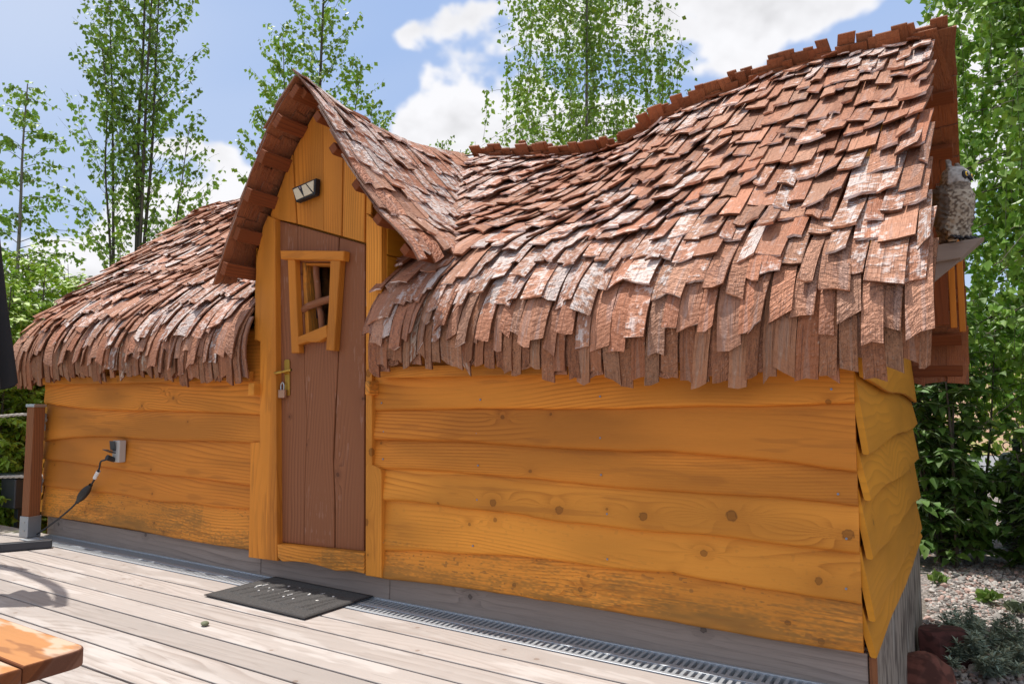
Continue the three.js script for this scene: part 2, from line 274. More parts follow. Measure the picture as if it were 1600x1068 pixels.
// a live-edge board: along a0..a1, lower edge yb(a), upper edge yt(a); place(a, y, d) puts it on its wall, d outwards
function liveBoard(a0, a1, yb, yt, place, off, proud = 0.03, nx = 30, flip = false, thin = false) {
  const prof = (a) => { const b = yb(a), t = yt(a); return [[b + 0.008, -0.012], [b, 0.004], [b - 0.001, proud * 0.55], [b + 0.004, proud * 0.88], [b + 0.013, proud], [b + 0.032, proud * 0.97], [lerp(b, t, 0.5), proud * 0.6], [t, 0.002], [t, -0.014]]; };
  const P = [], U = [], I = [], m = 9; const len = a1 - a0; const prof0 = prof, profT = (a) => { const b = yb(a), t = yt(a), w = proud; return [[t, -0.022], [lerp(b, t, 0.5), w * 0.5 - 0.022], [b + 0.004, w - 0.022], [b, w - 0.018], [b - 0.001, w - 0.006], [b + 0.004, w], [lerp(b, t, 0.3), w * 0.72], [lerp(b, t, 0.7), w * 0.3], [t, 0.001]]; };
  for (let i = 0; i <= nx; i++) { const a = a0 + len * i / nx; for (const [y, d] of (thin ? profT : prof0)(a)) { const e = Math.min(1, Math.min(i, nx - i) + 0.55); P.push(...place(a, y, d * (d > 0.01 && !thin ? e * 0.3 + 0.7 : 1))); U.push(a - a0 + off[0], off[1] + y - yb((a0 + a1) / 2) + 0.03); } }
  for (let i = 0; i < nx; i++) for (let j = 0; j < m - 1; j++) { const q = i * m + j, r = q + m; if (flip) I.push(q, q + 1, r, r, q + 1, r + 1); else I.push(q, r, q + 1, r, r + 1, q + 1); }
  for (const i of [0, nx]) { const s = P.length / 3; for (let j = 0; j < m; j++) { const q = (i * m + j) * 3; P.push(P[q], P[q + 1], P[q + 2]); U.push(U[(i * m + j) * 2], U[(i * m + j) * 2 + 1]); } for (let j = 1; j < m - 1; j++) (i === 0) !== flip ? I.push(s, s + j, s + j + 1) : I.push(s, s + j + 1, s + j); }
  const g = new THREE.BufferGeometry(); g.setAttribute('position', new THREE.Float32BufferAttribute(P, 3)); g.setAttribute('uv', new THREE.Float32BufferAttribute(U, 2)); g.setIndex(I); g.computeVertexNormals(); return g;
}

// ================================================================== ground and deck
const groundTex = noiseTex(1024, 1024, (u, v) => {
  const p = n2(u * 260, v * 260), q = n2(u * 120 + 7, v * 120), f = fbm(u * 9, v * 9, 4);
  let c = mixc([0.13, 0.115, 0.105], [0.36, 0.31, 0.28], sst(0.35, 0.8, p)); c = mixc(c, [0.30, 0.15, 0.11], sst(0.72, 0.8, q) * 0.7); return mixc(c, [0.12, 0.10, 0.075], sst(0.5, 0.65, f) * 0.6);
});
groundTex.repeat.set(1 / 3, 1 / 3);
const GY = -0.5;
function sheet(x0, x1, z0, z1, nx, nz, hf) {
  const P = [], U = [], I = [];
  for (let j = 0; j <= nz; j++) for (let i = 0; i <= nx; i++) { const x = lerp(x0, x1, i / nx), z = lerp(z0, z1, j / nz); P.push(x, hf(x, z), z); U.push(x, z); }
  for (let j = 0; j < nz; j++) for (let i = 0; i < nx; i++) { const a = j * (nx + 1) + i, b = a + nx + 1; I.push(a, b, a + 1, b, b + 1, a + 1); }
  const g = new THREE.BufferGeometry(); g.setAttribute('position', new THREE.Float32BufferAttribute(P, 3)); g.setAttribute('uv', new THREE.Float32BufferAttribute(U, 2)); g.setIndex(I); g.computeVertexNormals(); return g;
}
const gh = (x, z) => GY + 0.03 * (fbm(x * 1.5 + 40, z * 1.5 + 90, 3) - 0.5);
structure(part('ground', sheet(-140, 140, -140, 60, 140, 140, (x, z) => { const d = Math.hypot(x, z); return (d < 14 ? gh(x, z) : GY) - 0.02; }), std({ map: groundTex, roughness: 0.95 }), scene));
const grassTex = noiseTex(512, 512, (u, v) => mixc(mixc([0.05, 0.10, 0.02], [0.13, 0.20, 0.04], n2(u * 160, v * 160)), [0.20, 0.15, 0.07], sst(0.5, 0.68, fbm(u * 14, v * 14, 4)))); grassTex.repeat.set(1 / 4, 1 / 4);
const bankTex = noiseTex(512, 512, (u, v) => mixc(mixc([0.33, 0.17, 0.11], [0.42, 0.30, 0.20], n2(u * 130, v * 130)), [0.22, 0.24, 0.06], sst(0.45, 0.6, fbm(u * 10, v * 16, 4)))); bankTex.repeat.set(1 / 8, 1 / 8);
structure(part('road', sheet(-30, 60, -23, -17.5, 20, 2, () => GY + 0.01), std({ map: noiseTex(256, 256, (u, v) => { const n = 0.8 + 0.4 * n2(u * 90, v * 90); return [0.23 * n, 0.23 * n, 0.235 * n]; }), roughness: 0.9 }), scene));
structure(part('hill', sheet(-90, 110, -90, -23.2, 60, 30, (x, z) => GY + 0.02 + 6 * sst(-23.2, -75, z) + 0.8 * sst(-23.2, -30, z) + 0.3 * (fbm(x * 0.3, z * 0.3, 3) - 0.5) * sst(-24, -30, z)), std({ map: bankTex, roughness: 0.95 }), scene));
structure(part('lawn', sheet(-60, -6.3, -17.4, 12, 30, 20, (x, z) => GY + 0.012), std({ map: grassTex, roughness: 0.95 }), scene));

{ // deck: long boards side by side
  const deck = new THREE.Group(); deck.name = 'deck'; scene.add(deck); structure(deck);
  const pitch = 0.1535;
  for (let k = -2; k < 26; k++) {
    const z0 = -2.604 + k * pitch, z1 = z0 + pitch - 0.0095 - 0.003 * rnd();
    const right = k < 7 ? -0.30 : 1.2;
    if (k < 0) { if (k === -2) continue; const g = metreUV(box(-9.2, -5.80, -0.028, -0.001, -2.83, -2.612, 0.003), 'x', [1.3, 0.4]); part('deck_board', g, M.deck, deck); continue; }
    const g = metreUV(box(-9.2, right + 0.01 * rnd(), -0.028, 0.0015 * (rnd() - 0.5), z0, z1, 0.0035), 'x', [rr(0, 6), k * 0.31 + rr(0, 0.05)]);
    part('deck_board', g, decks[Math.floor(rnd() * 3)], deck);
  }
  const under = []; for (let x = -9; x < -0.3; x += 0.62) under.push(box(x, x + 0.06, -0.17, -0.031, -2.83, -1.5));
  const joist = part('joist', mergeGeometries(under), M.post, deck); joist.userData.kind = 'stuff';
}

// ================================================================== the hut
const hut = thing('wooden_hut', 'crooked honey coloured wooden hut with swaying red brown shingle roof and narrow brown door', 'hut');
const ZF = -2.806;                                        // face of the front wall
const XR = -0.335, XL = -5.93, ZB = -5.70, ZRIDGE = -4.25;
const fplace = (a, y, d) => [a, y, ZF + d];
const MF = M.honey;
{ // grey base boards in front, plinth slab at the gable end
  const y1 = 0.128;
  const ends = [-5.86, -3.462, -2.492, -0.325];
  for (let i = 0; i < 3; i++) part('base_board', metreUV(box(ends[i] + 0.002, ends[i + 1] - 0.002, -0.03, y1, ZF - 0.07, ZF - 0.022, 0.004), 'x', [i * 1.15 + 0.3, 0.045 + 0.27 * (i === 1 ? 1 : 0)]), M.grey, hut);
  part('sill_beam', metreUV(box(-5.87, -0.34, 0.02, 0.15, ZF - 0.16, ZF - 0.075), 'x'), M.grey, hut);
  const pl = metreUV(box(-0.352, -0.318, GY - 0.2, 0.14, -5.72, ZF - 0.05, 0.006), 'z'); { const uv = pl.attributes.uv, p = pl.attributes.position; for (let i = 0; i < uv.count; i++) uv.setXY(i, p.getZ(i) * 0.9, p.getY(i) * 0.9); }
  part('plinth', pl, M.plinth, hut);
  part('corner_strip', metreUV(box(-0.323, -0.300, -0.3, 0.12, ZF - 0.05, ZF - 0.015, 0.003), 'y'), M.post, hut);
}
const e1 = curve([[-2.6, 0.941], [-1.975, 0.955], [-1.244, 0.96], [-0.873, 0.973], [-0.658, 0.974], [-0.33, 0.987]]);
const e2 = curve([[-2.594, 0.794], [-2.0, 0.80], [-1.645, 0.791], [-1.246, 0.787], [-1.0, 0.792], [-0.754, 0.783], [-0.509, 0.766], [-0.328, 0.746]]);
const e3 = curve([[-2.539, 0.648], [-2.25, 0.657], [-1.876, 0.653], [-1.594, 0.649], [-1.248, 0.638], [-0.88, 0.639], [-0.532, 0.64], [-0.328, 0.629]]);
const e4 = curve([[-2.523, 0.493], [-2.32, 0.502], [-2.0, 0.492], [-1.70, 0.491], [-1.54, 0.477], [-1.25, 0.479], [-1.14, 0.472], [-0.883, 0.484], [-0.648, 0.479], [-0.486, 0.473], [-0.343, 0.471]]);
const e5 = curve([[-2.519, 0.244], [-2.249, 0.273], [-2.0, 0.286], [-1.76, 0.307], [-1.54, 0.312], [-1.25, 0.31], [-1.01, 0.322], [-0.9, 0.316], [-0.71, 0.31], [-0.54, 0.306], [-0.339, 0.302]]);
const e6 = curve([[-2.5, 0.112], [-2.0, 0.132], [-1.254, 0.138], [-0.65, 0.135], [-0.329, 0.138]]);
const top = () => 1.4, jig = (f, s) => (a) => f(a) + 0.003 * (n2(a * 14, s) - 0.5) + 0.002 * (n2(a * 45, s + 9) - 0.5);
{
  const E = [e1, e2, e3, e4, e5, e6].map(jig);
  E.forEach((e, i) => part('wall_plank', liveBoard(-2.60, -0.335, e, i ? (a) => E[i - 1](a) + 0.035 : top, fplace, [0, i * LANE], 0.026 + 0.006 * (i % 2), 44), M.honey, hut));
  const l1 = curve([[-5.88, 0.966], [-5.36, 0.932], [-4.85, 0.922], [-4.29, 0.923], [-3.46, 0.912]]), l2 = curve([[-5.87, 0.685], [-5.42, 0.726], [-5.03, 0.741], [-4.49, 0.735], [-3.89, 0.745], [-3.46, 0.747]]);
  const l3 = curve([[-5.87, 0.552], [-5.41, 0.545], [-4.91, 0.529], [-4.58, 0.521], [-4.07, 0.517], [-3.5, 0.504]]), l4 = curve([[-5.82, 0.357], [-5.26, 0.356], [-4.86, 0.366], [-4.46, 0.348], [-4.06, 0.362], [-3.79, 0.36], [-3.5, 0.371]]);
  const lb = curve([[-5.8, 0.139], [-4.89, 0.148], [-4.05, 0.136], [-3.5, 0.141]]);
  const L = [l1, l2, l3, l4, lb].map((f, i) => jig(f, i + 20));
  L.forEach((e, i) => part('wall_plank', liveBoard(-5.90 + 0.02 * (i % 2) + (i === 4 ? 0.04 : 0), -3.44, e, i ? (a) => L[i - 1](a) + 0.035 : top, fplace, [i === 4 ? 0.6 : 0.9, [0, 2, 1, 0.95, 5][i] * LANE], 0.028, 40), M.honey, hut));
}
{ // gable-end cladding (right) and its mirror at the left end
  const zf = -2.80, zb = ZB, ed = [[1.075, 0.98], [0.81, 0.83], [0.655, 0.58], [0.455, 0.34], [0.25, 0.13], [0.128, 0.06]];
  const E = ed.map(([f, b], i) => (a) => { const t = (a + zf * -1 - 0) ; const s = clamp((-a - 2.8) / 2.9); return lerp(f, b, s) - 0.012 * Math.sin(s * 7 + i * 2.1) * Math.min(1, s * 4) + 0.012 * (fbm(s * 5 + i * 7, 3.3, 2) - 0.5) + 0.006 * (n2(a * 6, i + 50) - 0.5); });
  E.forEach((e, i) => part('side_plank', liveBoard(zb, zf, e, i ? (a) => E[i - 1](a) + 0.04 : () => 1.45, (a, y, d) => [XR + d, y, a], [0.4 * i, [0, 1, 2, 1.5, 0.5, 2.4][i] * LANE], 0.040, 30, true, true), M.honeyDark, hut));
  const EL = E.map((e, i) => (a) => e(a) + 0.03 * (i % 2));
  EL.forEach((e, i) => part('side_plank', liveBoard(zb, -2.815, e, i ? (a) => EL[i - 1](a) + 0.04 : () => 1.45, (a, y, d) => [XL - d, y, a], [0.4 * i, i * 0.2], 0.045, 16), M.honeyDark, hut));
}
const screwG = []; 
for (const x of [-2.50, -1.93, -1.29, -0.39]) [e1, e2, e3, e4, e5].forEach((e, i) => { const c = new THREE.CylinderGeometry(0.004, 0.004, 0.004, 8); c.rotateX(Math.PI / 2); c.translate(x + rr(-0.02, 0.02), e(x) + 0.035 + rr(0, 0.02), ZF + 0.0275); screwG.push(c); });
part('screw', mergeGeometries(screwG), M.screw, hut).userData.kind = 'stuff';

// ---- roof shapes
const yRidge = curve([[-6.3, 2.80], [-5.55, 2.83], [-4.5, 2.82], [-3.3, 2.79], [-2.9, 2.75], [-2.5, 2.67], [-2.0, 2.60], [-1.75, 2.63], [-1.48, 2.745], [-1.1, 2.82], [-0.76, 2.875], [-0.3, 2.875], [0.1, 2.84]]);
const yEave = (x) => 1.135 - 0.022 * sst(-1.7, -0.7, x) + 0.025 * sst(-4.8, -3.9, x) * (1 - sst(-3.2, -2.4, x)) + 0.02 * Math.sin(x * 2.1 + 0.6) + 0.012 * Math.sin(x * 5.3);
const profCache = new Map();
function profile(x) {                                    // eave to ridge of the front slope: points [z, y, length so far]
  const key = Math.round(x * 100); let p = profCache.get(key); if (p) return p;
  const xx = key / 100, ye = yEave(xx), yr = yRidge(xx), sag = 0.035 * Math.sin(xx * 1.7 + 1);
  const zs = [-2.728, -2.706, -2.714, -2.775, -2.87, -2.98], ys = [ye - 0.01, ye + 0.10, ye + 0.22, ye + 0.36, ye + 0.475, ye + 0.585];
  const z5 = lerp(-2.98, ZRIDGE, 0.33), y5 = lerp(ys[5], yr, 0.33) + sag, z6 = lerp(-2.98, ZRIDGE, 0.67), y6 = lerp(ys[5], yr, 0.67) + sag * 0.6;
  const c = new THREE.CatmullRomCurve3([...zs.map((z, i) => new THREE.Vector3(0, ys[i], z)), new THREE.Vector3(0, y5, z5), new THREE.Vector3(0, y6, z6), new THREE.Vector3(0, yr, ZRIDGE)], false, 'centripetal');
  const pts = c.getPoints(40); p = []; let L = 0;
  pts.forEach((q, i) => { if (i) L += q.distanceTo(pts[i - 1]); p.push([q.z, q.y, L]); });
  profCache.set(key, p); return p;
}
function along(p, u) {                                   // point at length u, straight on beyond both ends
  const n = p.length; let i = 0;
  if (u >= p[n - 1][2]) i = n - 2; else while (i < n - 2 && p[i + 1][2] < u) i++;
  const t = (u - p[i][2]) / (p[i + 1][2] - p[i][2]); return [lerp(p[i][0], p[i + 1][0], t), lerp(p[i][1], p[i + 1][1], t)];
}
const V = (x, y, z) => new THREE.Vector3(x, y, z);
const front = (x, u) => { const q = along(profile(x), u); return V(x, q[1], q[0]); };
const back = (x, u) => { const q = along(profile(x), u); return V(x, q[1], 2 * ZRIDGE - q[0]); };
const frontLen = (x) => profile(x)[40][2];
function yFront(x, z) { const p = profile(x); if (z > -2.69) return -9; for (let i = 0; i < 40; i++) if (p[i + 1][0] <= z) { const t = (z - p[i][0]) / (p[i + 1][0] - p[i][0]); return lerp(p[i][1], p[i + 1][1], t); } return p[40][1]; }
// dormer: cross section [x, y] from eave to ridge, run back along z
const DZ0 = -2.60, DX = -3.0;
const dRight = [[-2.195, 1.635], [-2.225, 1.705], [-2.30, 1.795], [-2.40, 1.89], [-2.50, 2.02], [-2.61, 2.17], [-2.72, 2.34], [-2.83, 2.51], [-2.92, 2.63], [DX, 2.722]];
const dLeft = [[-3.60, 1.66], [-3.565, 1.76], [-3.50, 1.93], [-3.43, 2.07], [-3.34, 2.26], [-3.21, 2.49], [-3.12, 2.60], [DX, 2.722]];
function lens(a) { let L = 0; return a.map((p, i) => { if (i) L += Math.hypot(p[0] - a[i - 1][0], p[1] - a[i - 1][1]); return [p[0], p[1], L]; }); }
const dR = lens(dRight), dL = lens(dLeft);
const dSag = (z) => 0.015 - 0.105 * Math.sin(clamp((DZ0 - z) / 1.6) * Math.PI);
const dorm = (arr) => (z, u) => { const q = along(arr, u), t = u / arr[arr.length - 1][2]; const fl = (1 - t) * (1 - t) * 0.25 * Math.max(0, -2.6 - z) * (arr === dR ? 1 : -1) * 0.35; return V(q[0] + fl, q[1] + dSag(z) * t + (1 - t) * (1 - t) * Math.min(0.07, 0.22 * Math.max(0, -2.6 - z)), z); };
const dormR = dorm(dR), dormL = dorm(dL);
function yDorm(x, z) { const a = x > DX ? dRight : dLeft; if (x > dRight[0][0] || x < dLeft[0][0]) return -9; for (let i = 0; i < a.length - 1; i++) { const p = a[i], q = a[i + 1]; if ((x - p[0]) * (x - q[0]) <= 0) { const t = (x - p[0]) / (q[0] - p[0]); return lerp(p[1], q[1], t) + dSag(z) * 0.7; } } return 2.75; }

// ---- one shingle on a surface S(a, u): a along the eave, u up the slope
function shingle(S, a, u0, wid, len, o) {
  const P = [], U = [], Cc = [], I = [], nt = o.nt || 4, na = 2, side = o.side || 1;
  const wn = fbm(a * 1.5 + 11, u0 * 2.3 + 4, 3) + gauss() * 0.09, cell = (o.clean ? 0 : o.dull || wn < 0.38 ? 8 : wn > 0.53 ? 24 : 16) + Math.floor(rnd() * 8), ucell = Math.floor(rnd() * 8), cx = (cell % 8) / 8, cy = Math.floor(cell / 8) / 4, th = o.th ?? rr(0.006, 0.013), skew = o.skew ?? gauss() * 0.05, slope0 = gauss() * 0.018, slope1 = gauss() * 0.010;
  const lj = o.jit ?? 0.011, liftL = (o.lift ?? 0) + Math.max(-0.004, gauss() * lj), liftR = (o.lift ?? 0) + Math.max(-0.004, gauss() * lj), cup = gauss() * 0.006, tint = o.tint || [1, 1, 1];
  const tmp = new THREE.Vector3(), A = new THREE.Vector3(), B = new THREE.Vector3(), N = new THREE.Vector3();
  const us = [], as = [];
  for (let i = 0; i <= nt; i++) { const t = i / nt; for (let j = 0; j <= na; j++) {
    const f = j / na - 0.5, w = wid * (1 + 0.12 * (0.5 - t) * (o.flare ?? 0));
    const aa = a + f * w + skew * (t - 0.5) * len + (o.bend || 0) * t * t, uu = u0 + t * len + (1 - t) * (f * slope0 * 2 + (j === 1 ? slope1 : 0));
    const p = S(aa, uu); A.copy(S(aa + 0.01, uu)).sub(p); B.copy(S(aa, uu + 0.01)).sub(p); N.crossVectors(A, B).normalize().multiplyScalar(side);
    const lift = lerp(liftL, liftR, j / na), h = lerp(o.seat ?? 0.026, 0.004 + (o.top || 0), t) + lift * (1 - t) ** 2.2 + cup * (1 - 4 * f * f) * (1 - t);
    for (const d of [h + th, h]) { tmp.copy(N).multiplyScalar(d).add(p); P.push(tmp.x, tmp.y, tmp.z); U.push((d === h ? ucell / 8 : cx) + (0.06 + 0.88 * j / na) / 8, (d === h ? 0 : cy) + (0.03 + 0.94 * t * Math.min(1, len / 0.36)) / 4); const e = (d === h && o.under) ? o.under : tint; Cc.push(e[0], e[1], e[2]); }
  } }
  const id = (i, j, s) => (i * (na + 1) + j) * 2 + s;
  const quad = (p, q, r, s) => I.push(p, q, r, p, r, s);
  for (let i = 0; i < nt; i++) { for (let j = 0; j < na; j++) { quad(id(i, j, 0), id(i, j + 1, 0), id(i + 1, j + 1, 0), id(i + 1, j, 0)); quad(id(i, j, 1), id(i + 1, j, 1), id(i + 1, j + 1, 1), id(i, j + 1, 1)); } quad(id(i, 0, 1), id(i, 0, 0), id(i + 1, 0, 0), id(i + 1, 0, 1)); quad(id(i, na, 0), id(i, na, 1), id(i + 1, na, 1), id(i + 1, na, 0)); }
  const wc = 24 + Math.floor(rnd() * 8), wx = (wc % 8) / 8, wy = Math.floor(wc / 8) / 4, e0 = P.length / 3, worn = rnd() < 0.6 && !o.clean && !(o.nt > 5);
  if (worn) for (let k = 0; k < (na + 1) * 2; k++) { P.push(P[k * 3], P[k * 3 + 1], P[k * 3 + 2]); U.push(wx + (0.1 + 0.1 * k) / 8, wy + 0.1); Cc.push(1.35, 1.4, 1.45); }   // the worn end grain of a shingle is pale
  const ie = (j, s) => worn ? e0 + j * 2 + s : id(0, j, s);
  for (let j = 0; j < na; j++) { quad(ie(j, 1), ie(j + 1, 1), ie(j + 1, 0), ie(j, 0)); if (0) quad(id(0, j, 1), id(0, j + 1, 1), id(0, j + 1, 0), id(0, j, 0)); quad(id(nt, j, 0), id(nt, j + 1, 0), id(nt, j + 1, 1), id(nt, j, 1)); }
  if (side < 0) for (let i = 0; i < I.length; i += 3) { const q = I[i]; I[i] = I[i + 1]; I[i + 1] = q; }
  let g = new THREE.BufferGeometry(); g.setAttribute('position', new THREE.Float32BufferAttribute(P, 3)); g.setAttribute('uv', new THREE.Float32BufferAttribute(U, 2)); g.setAttribute('color', new THREE.Float32BufferAttribute(Cc, 3)); g.setIndex(I);
  g = toCreasedNormals(g, 0.6);
  g.computeBoundingSphere(); return g;
}
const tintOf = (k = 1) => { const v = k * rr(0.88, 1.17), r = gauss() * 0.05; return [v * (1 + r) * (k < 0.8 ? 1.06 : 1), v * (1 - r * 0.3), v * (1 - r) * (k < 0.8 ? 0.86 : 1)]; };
const all = [];                                          // every shingle with its roof and its size in view
function keep(g, roof) { const c = g.boundingSphere.center, d = c.distanceTo(camera.position), v = c.clone().sub(camera.position).divideScalar(d); all.push({ g, roof, size: g.boundingSphere.radius ** 2 / (d * d), seen: v.dot(FWD) > 0.6 }); }
const roofs = { main: grp('roof', hut), under: null, dormer: grp('dormer_roof', hut), back: grp('rear_roof', hut) }; roofs.under = roofs.main;
const X0 = -6.20, X1 = -0.085, EXPO = 0.165;
{
  rnd = mulberry(2024);
  for (let row = 0; ; row++) {
    const ub = row ? -0.015 + row * EXPO : 0; if (ub > 2.4) break;
    let x = X0 + rr(-0.02, 0.02);
    while (x < X1 - 0.02) {
      const eave = row === 0, ws = x < -1.4 ? 0.66 : 0.76, wid0 = ws * (eave ? rr(0.06, 0.105) : rnd() < 0.22 ? rr(0.11, 0.165) : rr(0.06, 0.12)), wid = Math.min(wid0, X1 + 0.01 - x), xc = x + wid / 2, L = frontLen(xc);
      x += wid * 0.97;
      if (wid < 0.03) continue;
      let u = ub + (eave ? rr(-0.03, 0.045) : rr(-0.08, 0.06)) + 0.03 * Math.sin(xc * 2.3 + row * 1.3);
      const len = Math.min(eave ? 0.44 : 0.38, L - u + 0.02); if (len < 0.10) continue;
      const mid = front(xc, u + len * 0.35), yd = yDorm(xc, mid.z);
      if (xc > -3.52 && xc < -2.51 && mid.y < yd + 0.02) continue;
      if (xc <= -3.52 && xc > -3.60 && mid.y > 1.5 && mid.y < yd) continue;
      if (yd > mid.y + 0.05 && mid.z < -3.05) continue;
      const g = shingle(front, xc, u, wid * (eave ? rr(0.86, 0.96) : rr(0.86, 0.985)), len, { nt: eave ? 7 : 5, seat: eave ? 0.034 : 0.038, lift: eave ? 0.0 : Math.max(0, gauss() * 0.014 + 0.009), jit: eave ? 0.007 : 0.016, dull: row < 2 && rnd() < 0.8, tint: tintOf(eave ? 0.79 : 1), skew: gauss() * 0.065 + (xc > -3 ? 0.05 : 0.02), flare: 0.5 });  // eave row: browner wood and part of its shade, both in the tint
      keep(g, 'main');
      if (eave && xc + wid < X1 - 0.03) keep(shingle(front, xc + wid * 0.5, u + rr(0.0, 0.05), wid * 1.1, len * 0.8, { nt: 6, seat: 0.012, lift: 0, jit: 0.001, th: 0.009, dull: true, tint: tintOf(), skew: 0 }), 'under');
    }
  }
  // dormer slopes
  for (const [S, arr, side] of [[dormR, dR, -1], [dormL, dL, 1]]) {
    const L = arr[arr.length - 1][2];
    for (let row = 0; row < 8; row++) {
      let z = DZ0 + rr(-0.01, 0.01);
      while (z > -4.15) {
        const wid = row === 0 ? rr(0.06, 0.10) : rr(0.05, 0.115), zc = z - wid / 2; z -= wid * 0.97;
        const u = row * 0.175 + rr(-0.05, 0.05), len = Math.min(0.40, L - u + (side < 0 ? 0.05 : 0.0)); if (len < 0.10) continue;
        const m = S(zc, u + len * 0.4); if (m.x > -3.52 && m.x < -2.1 && yFront(clamp(m.x, X0, X1), m.z) > m.y + 0.06) continue; if (m.x <= -3.52 && yFront(m.x, m.z) > m.y + 0.06) continue;
        keep(shingle(S, zc, u, wid * 0.985, len, { side, nt: 5, seat: 0.024, lift: Math.max(0, gauss() * 0.008 + 0.003), tint: tintOf(), skew: gauss() * 0.04 }), 'dormer');
      }
    }
  }
  // rear slope: the two ends that overhang, and the top course that bristles over the ridge
  for (let row = 0; row < 15; row++) for (const [xa, xb] of [[-0.62, -0.0], [-6.2, -5.9]]) {
    let x = xb + 0.02; while (x > xa) { const wid = rr(0.08, 0.15); const xc = x - wid / 2; x -= wid; const u = row * EXPO + rr(-0.04, 0.03), len = Math.min(0.38, frontLen(xc) - u + 0.04); if (len < 0.1) continue;
      keep(shingle(back, xc, u, wid, len, { side: -1, seat: 0.026, lift: 0.003, tint: tintOf(), nt: row ? 4 : 6 }), 'back'); } }
  for (let x = -2.98; x < -0.07;) {
    const wid = rr(0.055, 0.115), xc = x + wid / 2; x += wid * 0.58; const L = frontLen(xc), gap = xc > -0.49 && xc < -0.435;
    if (gap) continue;
    const over = (xc < -2.6 ? rr(0.05, 0.10) : rr(0.075, 0.125)) + (rnd() < 0.15 ? 0.025 : 0);
    keep(shingle(back, xc, L - 0.3, wid * rr(0.85, 1), 0.3 + over, { side: -1, seat: rr(-0.04, 0.0), lift: 0, jit: 0.006, clean: true, tint: tintOf(rr(0.8, 1.1)), skew: gauss() * 0.16, th: 0.012, top: gauss() * 0.02 }), 'back');
    if (rnd() < 0.85) keep(shingle(back, xc + rr(-0.03, 0.03), L - 0.3, wid * 0.95, 0.30 + rr(0.01, 0.07), { side: -1, seat: -0.02, lift: 0, clean: true, tint: tintOf(rr(0.8, 1.1)), skew: gauss() * 0.14, th: 0.012, top: -0.022 + gauss() * 0.008 }), 'back');
  }
  for (let x = -6.2; x < -3.2;) { const wid = rr(0.09, 0.15), xc = x + wid / 2; x += wid * 0.95; keep(shingle(back, xc, frontLen(xc) - 0.35, wid, 0.36, { side: -1, seat: 0.0, lift: 0, tint: tintOf() }), 'back'); }
  all.sort((p, q) => (q.seen - p.seen) || ((q.roof !== 'under') - (p.roof !== 'under')) || ((q.roof !== 'back') - (p.roof !== 'back')) || q.size - p.size);
  const rest = { main: [], dormer: [], back: [], under: [] };
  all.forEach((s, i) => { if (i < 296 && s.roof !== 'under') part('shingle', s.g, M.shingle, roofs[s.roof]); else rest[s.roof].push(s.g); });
  for (const k in rest) if (rest[k].length) part('shingle_field', mergeGeometries(rest[k]), M.shingle, roofs[k]).userData.kind = 'stuff';
}
